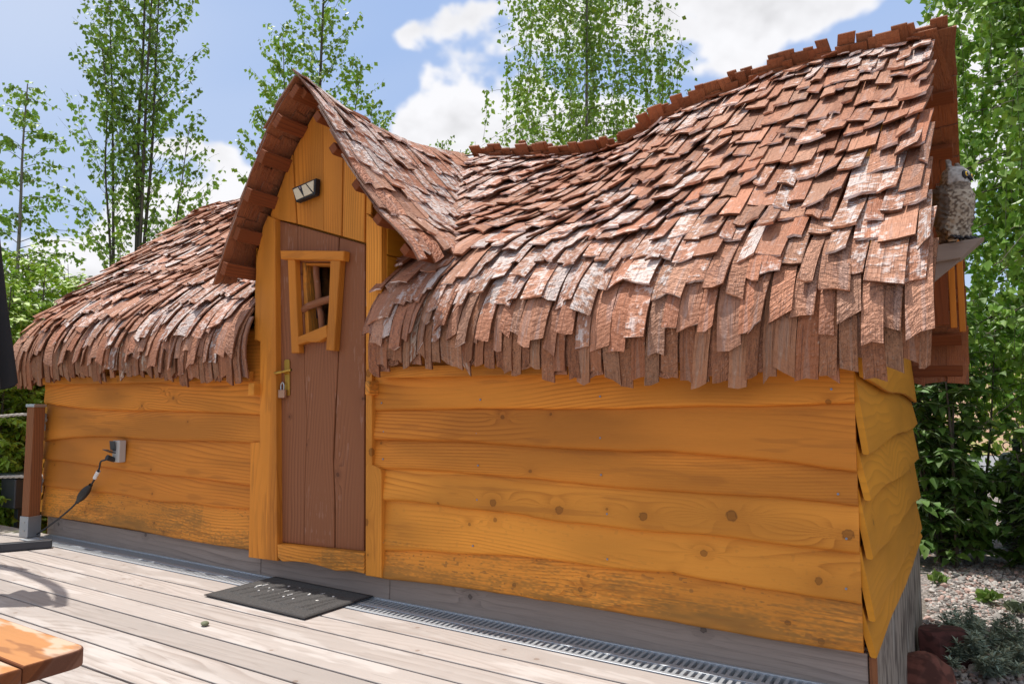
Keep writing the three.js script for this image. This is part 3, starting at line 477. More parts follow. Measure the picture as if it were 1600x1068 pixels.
{ // boarding under the shingles, inside the walls only
  const P = [], I = []; const nx = 110, nu = 22, ok = [];
  const mk = (S, neg) => { const base = P.length / 3; for (let i = 0; i <= nx; i++) for (let j = 0; j <= nu; j++) { const x = lerp(-6.12, -0.37, i / nx), u = lerp(0.2, frontLen(x), j / nu), p = S(x, u); P.push(x, p.y - 0.028, p.z - (neg ? -0.02 : 0.02)); const yd = yDorm(x, p.z); ok[base + i * (nu + 1) + j] = neg || !(x > -3.60 && x < -2.45 && p.y < yd + 0.10 && p.z > -3.6); }
    for (let i = 0; i < nx; i++) for (let j = 0; j < nu; j++) { const a = base + i * (nu + 1) + j, b = a + nu + 1; if (ok[a] && ok[b] && ok[a + 1] && ok[b + 1]) neg ? I.push(a, a + 1, b, b, a + 1, b + 1) : I.push(a, b, a + 1, b, b + 1, a + 1); } };
  mk(front, false); mk(back, true);
  const g = new THREE.BufferGeometry(); g.setAttribute('position', new THREE.Float32BufferAttribute(P, 3)); g.setAttribute('uv', new THREE.Float32BufferAttribute(P.filter((_, i) => i % 3 !== 2), 2)); g.setIndex(I); g.computeVertexNormals();
  part('roof_boarding', g, M.soffit, roofs.main);
  const dp = [], di = []; for (const [arr, S] of [[dR, dormR], [dL, dormL]]) { const b = dp.length / 3, n = 14, L = arr[arr.length - 1][2]; for (let i = 0; i <= n; i++) for (let j = 0; j <= 12; j++) { const p = S(lerp(-2.80, -3.9, i / n), lerp(0.12, L, j / 12)); dp.push(p.x * 1, p.y - 0.02, p.z); } for (let i = 0; i < n; i++) for (let j = 0; j < 12; j++) { const a = b + i * 13 + j, c = a + 13; di.push(a, c, a + 1, c, c + 1, a + 1); } }
  const dg = new THREE.BufferGeometry(); dg.setAttribute('position', new THREE.Float32BufferAttribute(dp, 3)); dg.setAttribute('uv', new THREE.Float32BufferAttribute(dp.filter((_, i) => i % 3 !== 2), 2)); dg.setIndex(di); dg.computeVertexNormals();
  part('roof_boarding', dg, M.soffit, roofs.dormer);
  // purlins: dormer ends, and under the overhang at the right gable
  for (const t of [0.06, 0.24, 0.43, 0.62, 0.80, 0.955]) for (const [arr, S, s] of [[dL, dormL, -1], [dR, dormR, 1]]) {
    const L = arr[arr.length - 1][2], u = t * L, p = S(-2.7, u), q = S(-2.7, u + 0.01), ang = Math.atan2(q.y - p.y, q.x - p.x);
    const out = s > 0 ? rr(0.155, 0.185) : rr(0.175, 0.20), g = new RoundedBoxGeometry(s > 0 ? 0.05 : 0.075, 0.045, 0.5, 1, 0.004); g.rotateZ(ang); const nx = Math.sin(ang) * -s, ny = Math.cos(ang) * s; const k = s > 0 ? -1 : -1; 
    const N = new THREE.Vector3(-(q.y - p.y), q.x - p.x, 0).normalize(); if (N.y < 0) N.negate();
    g.translate(p.x - N.x * 0.030, p.y - N.y * 0.030, -2.79 + out - 0.25); part('purlin', metreUV(g, 'z', [rnd(), rnd()]), M.soffit, roofs.dormer);
  }
  for (const u of [0.10, 0.33, 0.62, 0.98, 1.36, 1.76, 2.1]) for (const S of [front, back]) {
    if (S === front && u < 0.9) continue;
    const p = S(-0.2, u), q = S(-0.2, u + 0.01), ang = Math.atan2(q.y - p.y, q.z - p.z), g = new RoundedBoxGeometry(0.62, 0.045, 0.075, 1, 0.004); g.rotateX(-ang);
    const N = new THREE.Vector3(0, q.z - p.z, -(q.y - p.y)).normalize(); if (N.y < 0) N.negate();
    g.translate(-0.35 + (S === back ? rr(0.02, 0.05) : -0.04), p.y - N.y * 0.034, p.z - N.z * 0.034); part('purlin', metreUV(g, 'x', [rnd(), rnd()]), M.soffit, S === front ? roofs.main : roofs.back);
  }
  part('ridge_peg', metreUV(box(-0.472, -0.450, 2.80, 2.965, -4.262, -4.235, 0.003), 'y'), M.honey, roofs.main);
}
{ // rear wall, inner room
  const sh = new THREE.Shape(); sh.moveTo(-5.88, -0.5); sh.lineTo(-0.37, -0.5); sh.lineTo(-0.37, 1.42); sh.lineTo(-2.545, 1.42); sh.lineTo(-2.545, 1.86); sh.lineTo(-2.66, 2.08); sh.lineTo(-2.98, 2.68); sh.lineTo(-3.38, 2.10); sh.lineTo(-3.50, 1.8); sh.lineTo(-3.50, 1.42); sh.lineTo(-5.88, 1.42);
  const hole = new THREE.Path(); hole.moveTo(-3.33, 0.2); hole.lineTo(-3.33, 1.9); hole.lineTo(-2.66, 1.8); hole.lineTo(-2.66, 0.2); sh.holes.push(hole);
  const g = new THREE.ExtrudeGeometry(sh, { depth: 0.03, bevelEnabled: false }); g.translate(0, 0, ZF - 0.065);
  part('inner_wall', metreUV(g, 'y'), M.honeyDark, hut);
  part('rear_wall', metreUV(box(-5.92, -0.345, -0.5, 1.4, ZB - 0.02, ZB + 0.02), 'x'), M.honeyDark, hut);
  part('floor', metreUV(box(-5.9, -0.36, 0.10, 0.16, ZB + 0.03, ZF - 0.17), 'x'), M.honeyDark, hut);
  const tri = (x0, x1) => { const s = new THREE.Shape(); s.moveTo(ZB, -0.4); for (const z of [ZB, -5.5, -5.2, -4.7]) s.lineTo(z, yFront(-0.3, 2 * ZRIDGE - z) - 0.07); for (const z of [-4.25, -3.8, -3.3, -3.0, -2.86]) s.lineTo(z, yFront(-0.3, z) - 0.07); s.lineTo(-2.86, -0.4); const g = new THREE.ExtrudeGeometry(s, { depth: x1 - x0, bevelEnabled: false }); g.rotateY(-Math.PI / 2); g.translate(x1, 0, 0); return metreUV(g, 'y'); };
  part('gable_wall', tri(-0.375, -0.345), M.honeyDark, hut); part('gable_wall', tri(-5.925, -5.9), M.honeyDark, hut);
  // window shutter standing open on the gable end
  const s = grp('shutter', hut);
  for (const [a, b, m, y0] of [[-0.34, -0.058, M.soffit, 1.35], [-0.053, -0.026, M.honey, 1.335], [-0.018, 0.008, M.honey, 1.315]]) part('shutter_board', metreUV(box(a, b, y0, 1.86, -4.03, -4.0, 0.003), 'y', [rnd(), rnd()]), m, s);
}
{ // dormer front: gable boards, posts, cheek, threshold
  const zf = ZF + 0.004, zt = ZF + 0.026;
  const topAt = (x) => yDorm(x, -2.79) - 0.045;
  const J = [[-3.53, -3.374, -3.53, 2.06], [-3.225, -3.175], [-2.987, -2.962], [-2.824, -2.822], [-2.62, -2.62]];
  const hd = (x) => lerp(2.052, 1.818, (x + 3.374) / 0.724);
  const gb = [[[-3.40, hd(-3.36) + 0.004], [-3.18, hd(-3.18)], [-3.228, topAt(-3.228)], [-3.40, topAt(-3.40)]],
    [[-3.174, hd(-3.174)], [-2.965, hd(-2.965)], [-2.990, topAt(-2.99)], [-3.0, topAt(-3.0)], [-3.10, topAt(-3.10)], [-3.222, topAt(-3.222)]],
    [[-2.961, hd(-2.961)], [-2.825, hd(-2.825)], [-2.827, topAt(-2.827)], [-2.985, topAt(-2.985)]],
    [[-2.821, hd(-2.821)], [-2.66, hd(-2.66)], [-2.66, topAt(-2.66)], [-2.823, topAt(-2.823)]],
    [[-2.656, hd(-2.66)], [-2.62, hd(-2.62)], [-2.62, topAt(-2.62)], [-2.656, topAt(-2.656)]]];
  gb.forEach((p, i) => part('gable_board', board(p, zf, zt - 0.004 * (i % 2) + (i === 4 ? -0.01 : 0), 'y', [0.6 * i, 6.30 + [0.0, 0.12, 0.05, 0.15, 0.1][i]]), MF, hut));
  part('frame_board', board([[-3.492, 1.80], [-3.488, 1.344], [-3.438, 1.330], [-3.419, 0.756], [-3.497, 0.750], [-3.487, 0.107], [-3.248, 0.114], [-3.338, 2.033], [-3.40, 2.06], [-3.44, 2.0]], ZF + 0.0, ZF + 0.045, 'y', [0.2, 6.38]), MF, hut);
  part('frame_board', board([[-2.63, 1.97], [-2.522, 1.885], [-2.513, 1.39], [-2.53, 1.372], [-2.578, 1.362], [-2.564, 0.668], [-2.530, 0.660], [-2.508, 0.65], [-2.499, 0.625], [-2.49, 0.121], [-2.596, 0.118]], ZF + 0.0, ZF + 0.043, 'y', [1.1, 6.30]), MF, hut);
  part('threshold', board([[-3.245, 0.205], [-2.602, 0.228], [-2.600, 0.128], [-2.68, 0.13], [-2.80, 0.118], [-2.88, 0.126], [-3.0, 0.134], [-3.1, 0.13], [-3.2, 0.118], [-3.238, 0.135]], ZF - 0.01, ZF + 0.05, 'x', [0.4, 4.16]), MF, hut);
  // cheeks
  for (const [x, s] of [[-2.535, 1], [-3.53, -1]]) for (let k = 0; k < 4; k++) part('cheek_board', metreUV(box(Math.min(x, x + s * 0.02), Math.max(x, x + s * 0.02), 1.28 + k * 0.155, 1.43 + k * 0.155, -3.15, ZF + 0.002, 0.004), 'z', [k * 0.7, k * 0.3]), M.honeyDark, hut);
  for (const [x0, x1] of [[-3.475, -3.425], [-2.575, -2.545]]) part('eave_beam', metreUV(box(x0, x1, 1.02, 1.09, ZF - 0.3, ZF + 0.09, 0.006), 'z'), MF, hut);
  for (const [x0, x1] of [[-5.9, -3.5], [-2.5, -0.36]]) part('fascia', metreUV(box(x0, x1, 1.105, 1.16, ZF + 0.032, ZF + 0.06, 0.004), 'x', [0.5, 0.9]), MF, hut);
}
{ // door
  const door = grp('door', hut), zf = ZF - 0.022, zt = ZF + 0.006;
  const hd = (x) => lerp(2.045, 1.812, (x + 3.374) / 0.724) - 0.004;
  const bt = (x) => lerp(0.207, 0.226, (x + 3.274) / 0.64);
  const el = (y) => lerp(-3.262, -3.352, (y - 0.2) / 1.85);                         // left edge of the leaf leans
  const w1 = [-3.112, 1.338], w2 = [-3.157, 1.768], w3 = [-2.877, 1.742], w4 = [-2.889, 1.385];
  const crack = (y) => -3.082 + (y > 1 ? -0.03 : 0) * ((y - 0.9) / 0.3 > 1 ? 1 : Math.max(0, (y - 0.9) / 0.3)) + 0.004 * Math.sin(y * 9);
  const crk2 = (y) => -2.858 + 0.012 * Math.sin(y * 5 + 1) + 0.004 * Math.sin(y * 17);
  const ys = (a, b, f, n = 7) => Array.from({ length: n }, (_, i) => { const y = lerp(a, b, i / (n - 1)); return [f(y), y]; });
  part('door_board', board([...ys(bt(-3.26), hd(-3.35), el, 3), [-3.19, hd(-3.19)], [-3.187, 1.768], w2, w1, ...ys(1.338, bt(-3.08), (y) => crack(y) - 0.002, 6)], zf, zt, 'y', [0, 0]), M.door, door);
  part('door_board', board([...ys(bt(-3.08), 1.338, (y) => crack(y) + 0.002, 6).map(([x, y]) => [x, y]), w1, w4, ...ys(1.385, bt(-2.86), (y) => crk2(y) - 0.003, 6)], zf, zt + 0.003, 'y', [0.3, 0.35]), M.door, door);
  part('door_board', board([[-3.186, hd(-3.186)], [-3.186, 1.77], w2, w3, [-2.862, 1.742], [-2.862, hd(-2.862)]], zf, zt + 0.002, 'y', [0.0, 0.3]), M.door, door);
  part('door_board', board([...ys(bt(-2.86), 1.742, (y) => crk2(y) + 0.003, 8), [-2.857, hd(-2.857)], [-2.672, hd(-2.672)], [-2.645, bt(-2.645)]], zf, zt - 0.001, 'y', [0.7, 0.62]), M.door, door);
  part('door_edge', board([[-2.669, 1.80], [-2.652, 1.795], [-2.625, 0.23], [-2.642, 0.23]], zf - 0.01, zf + 0.012, 'y', [0.7, 0.1]), M.door, door);
  // window set in the leaf
  const win = grp('window', door); const o = ZF + 0.006;
  part('window_head', board([[-3.275, 1.840], [-3.02, 1.812], [-2.773, 1.783], [-2.777, 1.731], [-3.27, 1.790]], o, o + 0.05, 'x', [0.4, 1.3], 0.008), MF, win);
  part('window_stile', board([[-3.221, 1.786], [-3.161, 1.777], [-3.140, 1.55], [-3.110, 1.253], [-3.171, 1.253], [-3.195, 1.5]], o, o + 0.042, 'y', [0.1, 6.4], 0.006), MF, win);
  part('window_stile', board([[-2.878, 1.744], [-2.805, 1.735], [-2.838, 1.254], [-2.898, 1.260], [-2.885, 1.5]], o, o + 0.046, 'y', [0.9, 6.2], 0.006), MF, win);
  part('window_sill', board([[-3.118, 1.342], [-2.90, 1.396], [-2.893, 1.332], [-2.95, 1.309], [-2.975, 1.306], [-3.05, 1.310], [-3.09, 1.302], [-3.118, 1.297]], o, o + 0.044, 'x', [1.4, 2.0], 0.006), MF, win);
  part('window_lining', board([[-3.153, 1.768], [-3.125, 1.765], [-3.085, 1.35], [-3.112, 1.342]], ZF - 0.075, ZF + 0.0, 'y', [0.6, 0.5], 0.003), MF, win);
  part('window_lining', board([[-3.125, 1.762], [-2.88, 1.738], [-2.88, 1.722], [-3.12, 1.747]], ZF - 0.07, ZF + 0.0, 'x', [0.2, 0.5], 0.003), MF, win);
  const b1 = tube([[-3.070, 1.765, ZF - 0.028], [-3.068, 1.70, ZF - 0.028], [-3.050, 1.62, ZF - 0.024], [-3.042, 1.53, ZF - 0.028], [-3.025, 1.46, ZF - 0.03], [-3.012, 1.36, ZF - 0.03]], 0.018, 10, 30); part('branch_bar', metreUV(b1, 'y', [0.3, 0.3]), M.door, win);
  const b2 = tube([[-3.135, 1.495, ZF - 0.004], [-3.10, 1.512, ZF], [-3.03, 1.525, ZF + 0.004], [-2.96, 1.538, ZF], [-2.88, 1.545, ZF - 0.004]], 0.021, 10, 30); part('branch_bar', metreUV(b2, 'x', [0.3, 0.1]), M.door, win);
  part('window_pane', box(-3.14, -2.88, 1.34, 1.765, ZF - 0.085, ZF - 0.080), new THREE.MeshPhysicalMaterial({ color: 0xffffff, roughness: 0.03, transmission: 1, thickness: 0, ior: 1.5 }), win);
  part('sash_rail', box(-3.125, -3.095, 1.33, 1.77, ZF - 0.079, ZF - 0.06), M.anthracite, win);
  // handle, lock plate, padlock, hinges
  const h = grp('handle', door), pz = ZF + 0.008;
  part('lock_plate', board([[-3.266, 1.214], [-3.256, 1.222], [-3.234, 1.222], [-3.224, 1.214], [-3.216, 1.02], [-3.252, 1.018]], pz, pz + 0.006, 'y', [0, 0], 0.0015), M.brass, h);
  part('lever', tube([[-3.240, 1.150, pz], [-3.241, 1.150, pz + 0.035], [-3.225, 1.152, pz + 0.045], [-3.190, 1.158, pz + 0.044], [-3.165, 1.160, pz + 0.042]], 0.0075, 8, 24), M.brass, h); part('lever', tube([[-3.241, 1.150, pz + 0.04], [-3.27, 1.147, pz + 0.044], [-3.30, 1.144, pz + 0.04]], 0.008, 8, 10), M.brass, h);
  part('padlock', box(-3.287, -3.235, 1.005, 1.052, pz + 0.008, pz + 0.028, 0.005), plain(0.48, 0.27, 0.18, 0.35, 0.6), h);
  part('shackle', tube([[-3.273, 1.05, pz + 0.018], [-3.273, 1.078, pz + 0.018], [-3.261, 1.092, pz + 0.018], [-3.249, 1.078, pz + 0.018], [-3.249, 1.05, pz + 0.018]], 0.004, 8, 24), M.steel, h);
  for (const [x, y] of [[-2.640, 1.534], [-2.617, 0.46]]) { const c = new THREE.CylinderGeometry(0.008, 0.008, 0.1, 10); c.translate(x, y, ZF + 0.012); part('hinge', c, M.steel, door); }
}
// ================================================================== things on and beside the hut
{ // bracket shelf with the owl
  const b = thing('wall_bracket', 'weathered grey timber bracket under the owl on the gable end', 'bracket');
  const z = -3.6;
  part('arm', board([[-0.34, 1.635], [0.088, 1.672], [0.0, 1.592], [-0.34, 1.560]], z - 0.07, z + 0.035, 'x', [0.2, 0.2], 0.003), M.grey, b);
  part('brace', board([[-0.30, 1.25], [-0.11, 1.50], [0.0, 1.592], [-0.085, 1.586], [-0.21, 1.44], [-0.34, 1.28]], z - 0.04, z + 0.01, 'x', [0.9, 0.4], 0.003), M.grey, b);
}
function sdfMesh(f, cells, lo, hi) {
  const mc = new MarchingCubes(cells, new THREE.MeshStandardMaterial(), false, false, 90000), s = Math.max(hi[0] - lo[0], hi[1] - lo[1], hi[2] - lo[2]), c = [0, 1, 2].map((i) => (lo[i] + hi[i]) / 2), half = cells / 2;
  mc.isolation = 0; for (let k = 0; k < cells; k++) for (let j = 0; j < cells; j++) for (let i = 0; i < cells; i++) mc.field[k * cells * cells + j * cells + i] = -f((i - half) / half * s / 2 + c[0], (j - half) / half * s / 2 + c[1], (k - half) / half * s / 2 + c[2]);
  mc.update(); const n = mc.count ?? mc.geometry.drawRange.count, P = new Float32Array(n * 3); for (let i = 0; i < n; i++) for (let a = 0; a < 3; a++) P[i * 3 + a] = mc.positionArray[i * 3 + a] * s / 2 + c[a];
  const g = new THREE.BufferGeometry(); g.setAttribute('position', new THREE.BufferAttribute(P, 3)); g.setAttribute('normal', new THREE.BufferAttribute(new Float32Array(mc.normalArray.slice(0, n * 3)), 3)); return g;
}
const smin = (a, b, k) => { const h = clamp(0.5 + 0.5 * (b - a) / k); return lerp(b, a, h) - k * h * (1 - h); };
const ell = (x, y, z, c, r) => { const a = (x - c[0]) / r[0], b = (y - c[1]) / r[1], d = (z - c[2]) / r[2], k = Math.sqrt(a * a + b * b + d * d); return (k - 1) * Math.min(...r); };
{ // owl figure: own axes, facing +x; turned a little towards the deck
  const owl = thing('owl_figure', 'grey brown plastic decoy owl with yellow eyes perched on the gable bracket', 'owl figure', [-0.012, 1.664, -3.60]);
  owl.rotation.y = -0.85; const HT = 0.5; owl.scale.setScalar(1.06);
  const f = (x, y, z) => {
    let d = ell(x, y, z, [-0.004, 0.145, 0], [0.062, 0.118, 0.066]);
    d = smin(d, ell(x, y, z, [0.014, 0.17, 0], [0.056, 0.07, 0.056]), 0.03);
    const HX = x * Math.cos(HT) - z * Math.sin(HT), HZ = x * Math.sin(HT) + z * Math.cos(HT);
    d = smin(d, ell(HX, y, HZ, [0.008, 0.262, 0], [0.052, 0.050, 0.060]), 0.022);
    for (const s of [-1, 1]) {
      d = smin(d, ell(HX, y, HZ, [0.0, 0.312, s * 0.042], [0.012, 0.026, 0.013]), 0.012);
      d = smin(d, ell(x, y, z, [-0.012, 0.14, s * 0.060], [0.040, 0.095, 0.020]), 0.008);
      d = smin(d, ell(x, y, z, [0.016, 0.03, s * 0.028], [0.022, 0.036, 0.022]), 0.015);
      const disc = ell(HX, y, HZ, [0.060, 0.262, s * 0.024], [0.012, 0.026, 0.024]); d = Math.max(d, -disc);
    }
    d = smin(d, ell(x, y, z, [-0.052, 0.05, 0], [0.028, 0.07, 0.034]), 0.025);
    const row = Math.sin(y * 260 + 2.6 * Math.sin(Math.atan2(z, x) * 7 + n3(x * 40, y * 40, z * 40) * 4)); return d + (y < 0.235 ? 0.0016 * row : 0.0005 * row) + 0.006 * (n3(x * 75, y * 60, z * 75) - 0.5);
  };
  const g = sdfMesh(f, 72, [-0.1, -0.005, -0.17], [0.1, 0.345, 0.17]), p = g.attributes.position, C = [];
  for (let i = 0; i < p.count; i++) { const x = p.getX(i), y = p.getY(i), z = p.getZ(i); const n = n3(x * 120, y * 160, z * 120), m = n3(x * 40, y * 50, z * 40); let c = mixc([0.30, 0.235, 0.175], [0.10, 0.07, 0.048], sst(0.4, 0.7, n));
    if (x > 0.01 && y < 0.2) c = mixc([0.44, 0.37, 0.28], [0.10, 0.065, 0.04], sst(0.46, 0.66, n)); if (Math.abs(z) > 0.058 && y < 0.24) c = mixc([0.13, 0.085, 0.055], [0.06, 0.045, 0.035], n);
    if (y > 0.235 && x > 0.03) c = mixc([0.52, 0.50, 0.47], [0.30, 0.28, 0.26], sst(0.45, 0.75, n)); if (y > 0.30) c = mixc(c, [0.14, 0.12, 0.11], 0.6); C.push(...mixc(c, [0.2, 0.15, 0.1], m * 0.25)); }
  g.setAttribute('color', new THREE.Float32BufferAttribute(C, 3));
  part('body', g, std({ vertexColors: true, roughness: 0.7 }), owl);
  for (const s of [-1, 1]) {
    const ring = new THREE.SphereGeometry(0.018, 16, 12); ring.scale(0.5, 1, 1); ring.translate(0.051, 0.264, s * 0.026); ring.rotateY(HT); part('eye_socket', ring, M.black, owl);
    const e = new THREE.SphereGeometry(0.0105, 16, 12); e.scale(0.6, 1, 1); e.translate(0.056, 0.265, s * 0.027); e.rotateY(HT); const eye = part('eye', e, plain(0.75, 0.45, 0.02, 0.2), owl);
    const q = new THREE.SphereGeometry(0.0055, 12, 8); q.scale(0.5, 1, 1); q.translate(0.061, 0.265, s * 0.0275); q.rotateY(HT); part('pupil', q, M.black, eye);
    const toes = []; for (const t of [-1, 0, 1]) toes.push(tube([[0.01, 0.016, s * 0.030 + t * 0.008], [0.035, 0.017, s * 0.032 + t * 0.015], [0.056, 0.004, s * 0.034 + t * 0.018]], 0.0095, 8, 10, 0.5)); part('foot', mergeGeometries(toes), M.anthracite, owl);
  }
  const beak = new THREE.ConeGeometry(0.010, 0.032, 10); beak.rotateZ(-2.5); beak.translate(0.066, 0.246, 0); beak.rotateY(HT); part('beak', beak, M.black, owl);
}
{ // wall lamp above the door: tilted wedge
  const l = thing('wall_lamp', 'small black framed wall lamp with cream panes, tilted on the gable boards above the door', 'wall lamp', [-3.072, 2.155, ZF + 0.03]);
  l.rotation.z = 0.14;
  const q = [[-0.096, 0.036], [0.09, 0.036], [0.072, -0.042], [-0.074, -0.042]];
  part('housing', board([[-0.099, 0.041], [0.093, 0.041], [0.075, -0.047], [-0.077, -0.047]], 0, 0.036, 'x', [0, 0], 0.004), M.black, l);
  const pane = (p) => board(p, 0.0345, 0.040, 'x', [0, 0], 0.001);
  part('pane', pane([[-0.088, 0.028], [-0.050, 0.030], [-0.010, -0.037], [-0.068, -0.038]]), M.lampGlass, l);
  part('pane', pane([[-0.020, 0.030], [0.012, 0.031], [0.060, -0.036], [-0.004, -0.037]]), M.lampGlass, l);
  part('pane', pane([[0.020, 0.031], [0.078, 0.032], [0.068, -0.032]]), M.lampGlass, l);
  part('sensor', board([[-0.042, 0.030], [-0.027, 0.030], [-0.030, 0.012]], 0.0345, 0.041, 'x', [0, 0], 0.001), plain(0.25, 0.2, 0.26, 0.3), l);
}
{ // outlet and cable
  const o = thing('power_outlet', 'grey double power outlet with raised flaps on the left wall', 'outlet', [-4.825, 0.652, ZF + 0.03]);
  part('housing', box(-0.042, 0.042, -0.072, 0.072, -0.005, 0.042, 0.006), M.outlet, o);
  for (const y of [0.038, -0.028]) { const f = box(-0.03, 0.03, -0.002, 0.062, 0, 0.005, 0.002); f.rotateX(y > 0 ? 0.15 : 1.15); f.translate(-0.022, y - 0.03 + (y > 0 ? 0 : 0.05), 0.045); part('flap', f, M.anthracite, o); }
  const c = thing('power_cable', 'black power cable with white tag and inline box hanging from the wall outlet', 'cable');
  const pl = new THREE.CylinderGeometry(0.019, 0.016, 0.055, 14); pl.rotateX(1.2); pl.translate(-4.84, 0.605, ZF + 0.095); part('plug', pl, M.rubber, c);
  part('cord', tube([[-4.85, 0.60, ZF + 0.12], [-4.91, 0.585, ZF + 0.12], [-4.96, 0.545, ZF + 0.10], [-5.0, 0.50, ZF + 0.09], [-5.08, 0.42, ZF + 0.085], [-5.20, 0.335, ZF + 0.08], [-5.32, 0.25, ZF + 0.08], [-5.50, 0.15, ZF + 0.085], [-5.72, 0.045, ZF + 0.085], [-5.84, 0.010, ZF + 0.06], [-5.98, 0.008, ZF + 0.0]], 0.0062, 8, 80), M.rubber, c);
  part('tag', tube([[-4.985, 0.517, ZF + 0.092], [-5.035, 0.465, ZF + 0.088]], 0.013, 10, 6), M.white, c);
  const bx = tube([[-5.085, 0.418, ZF + 0.085], [-5.12, 0.39, ZF + 0.085], [-5.18, 0.347, ZF + 0.083], [-5.235, 0.306, ZF + 0.08], [-5.26, 0.288, ZF + 0.08]], 0.030, 12, 24); { const p = bx.attributes.position; for (let i = 0; i < p.count; i++) { const r = Math.floor(i / 13) / 24, k = Math.sin(Math.PI * clamp(r, 0.08, 0.92)) ** 0.6, t = clamp(r), cx = lerp(-5.085, -5.26, t), cy = lerp(0.418, 0.288, t), cz = lerp(ZF + 0.085, ZF + 0.08, t); p.setXYZ(i, cx + (p.getX(i) - cx) * k, cy + (p.getY(i) - cy) * k, cz + (p.getZ(i) - cz) * k); } bx.computeVertexNormals(); }
  part('inline_box', bx, M.rubber, c);
}
{ // doormat
  const t = noiseTex(1024, 640, (u, v) => {
    const n = n2(u * 300, v * 190) * 0.6 + n2(u * 700, v * 420) * 0.4; let c = mixc([0.022, 0.021, 0.021], [0.11, 0.103, 0.098], n); return c;
  }); t.repeat.set(1, 1);
  const m = thing('doormat', 'dark grey carpet doormat with rubber rim and white flecked lettering before the door', 'doormat', [-2.955, 0, -2.587]);
  m.rotation.y = -0.012;
  part('rim', box(-0.372, 0.372, 0.0075, 0.0115, -0.228, 0.222, 0.0018), M.rubber, m);
  const pile = new THREE.PlaneGeometry(0.715, 0.42, 140, 84); pile.rotateX(-Math.PI / 2); { const p = pile.attributes.position; for (let i = 0; i < p.count; i++) { const e = Math.min(0.3575 - Math.abs(p.getX(i)), 0.21 - Math.abs(p.getZ(i))); p.setY(i, 0.0135 + (e < 0.004 ? -0.002 : 0.003 * n2(p.getX(i) * 400, p.getZ(i) * 400)) + (Math.abs(p.getX(i)) < 0.30 && Math.abs(p.getZ(i) - 0.01) < 0.12 ? 0.006 * sst(-0.2, 0.4, Math.sin(p.getX(i) * 92 + Math.sin(p.getX(i) * 19) * 2 + p.getZ(i) * 14)) : 0)); } pile.computeVertexNormals(); }
  part('pile', pile, std({ map: t, roughness: 1 }), m);
  const fl = []; rnd = mulberry(4);
  for (let i = 0; i < 8; i++) for (let k = 0; k < 3; k++) { const x = -0.25 + i * 0.068 + rr(-0.012, 0.012), z = -0.05 + rr(-0.055, 0.10), big = rnd() < 0.25, g = new THREE.CylinderGeometry(0.0052, 0.0056, 0.004, 7); g.scale(rr(0.7, 1.3), 1, big ? 3.2 : rr(0.8, 1.5)); g.rotateY(-0.2); g.translate(x, 0.0185, z); fl.push(g); }
  part('lettering_fleck', mergeGeometries(fl), plain(0.72, 0.71, 0.68, 0.7), m).userData.kind = 'stuff';
}
{ // drain grate along the wall
  const d = thing('drain_grate', 'long slotted galvanised drain grate between deck and hut wall', 'drain');
  const x0 = -5.79, x1 = -0.33, z0 = -2.826, z1 = -2.612, zm = -2.712;
  part('trough', box(x0, x1, -0.11, -0.10, z0, z1), M.galv, d); for (const z of [z0, z1]) part('trough_side', box(x0, x1, -0.11, -0.035, z - 0.004, z + 0.004), M.galv, d);
  for (const [a, b, y] of [[z0, z0 + 0.016, 0.004], [zm - 0.014, zm + 0.014, 0.001], [z1 - 0.020, z1, 0.003]]) part('rail', box(x0, x1, -0.03, y, a, b, 0.002), M.grate, d);
  for (const [a, b] of [[z0 + 0.016, zm - 0.014], [zm + 0.014, z1 - 0.020]]) { const g = []; for (let x = x0 + 0.01; x < x1; x += 0.0285) g.push(box(x, x + 0.0135, -0.016, -0.001, a - 0.001, b + 0.001)); part('bar', mergeGeometries(g), M.grate, d).userData.kind = 'stuff'; }
}
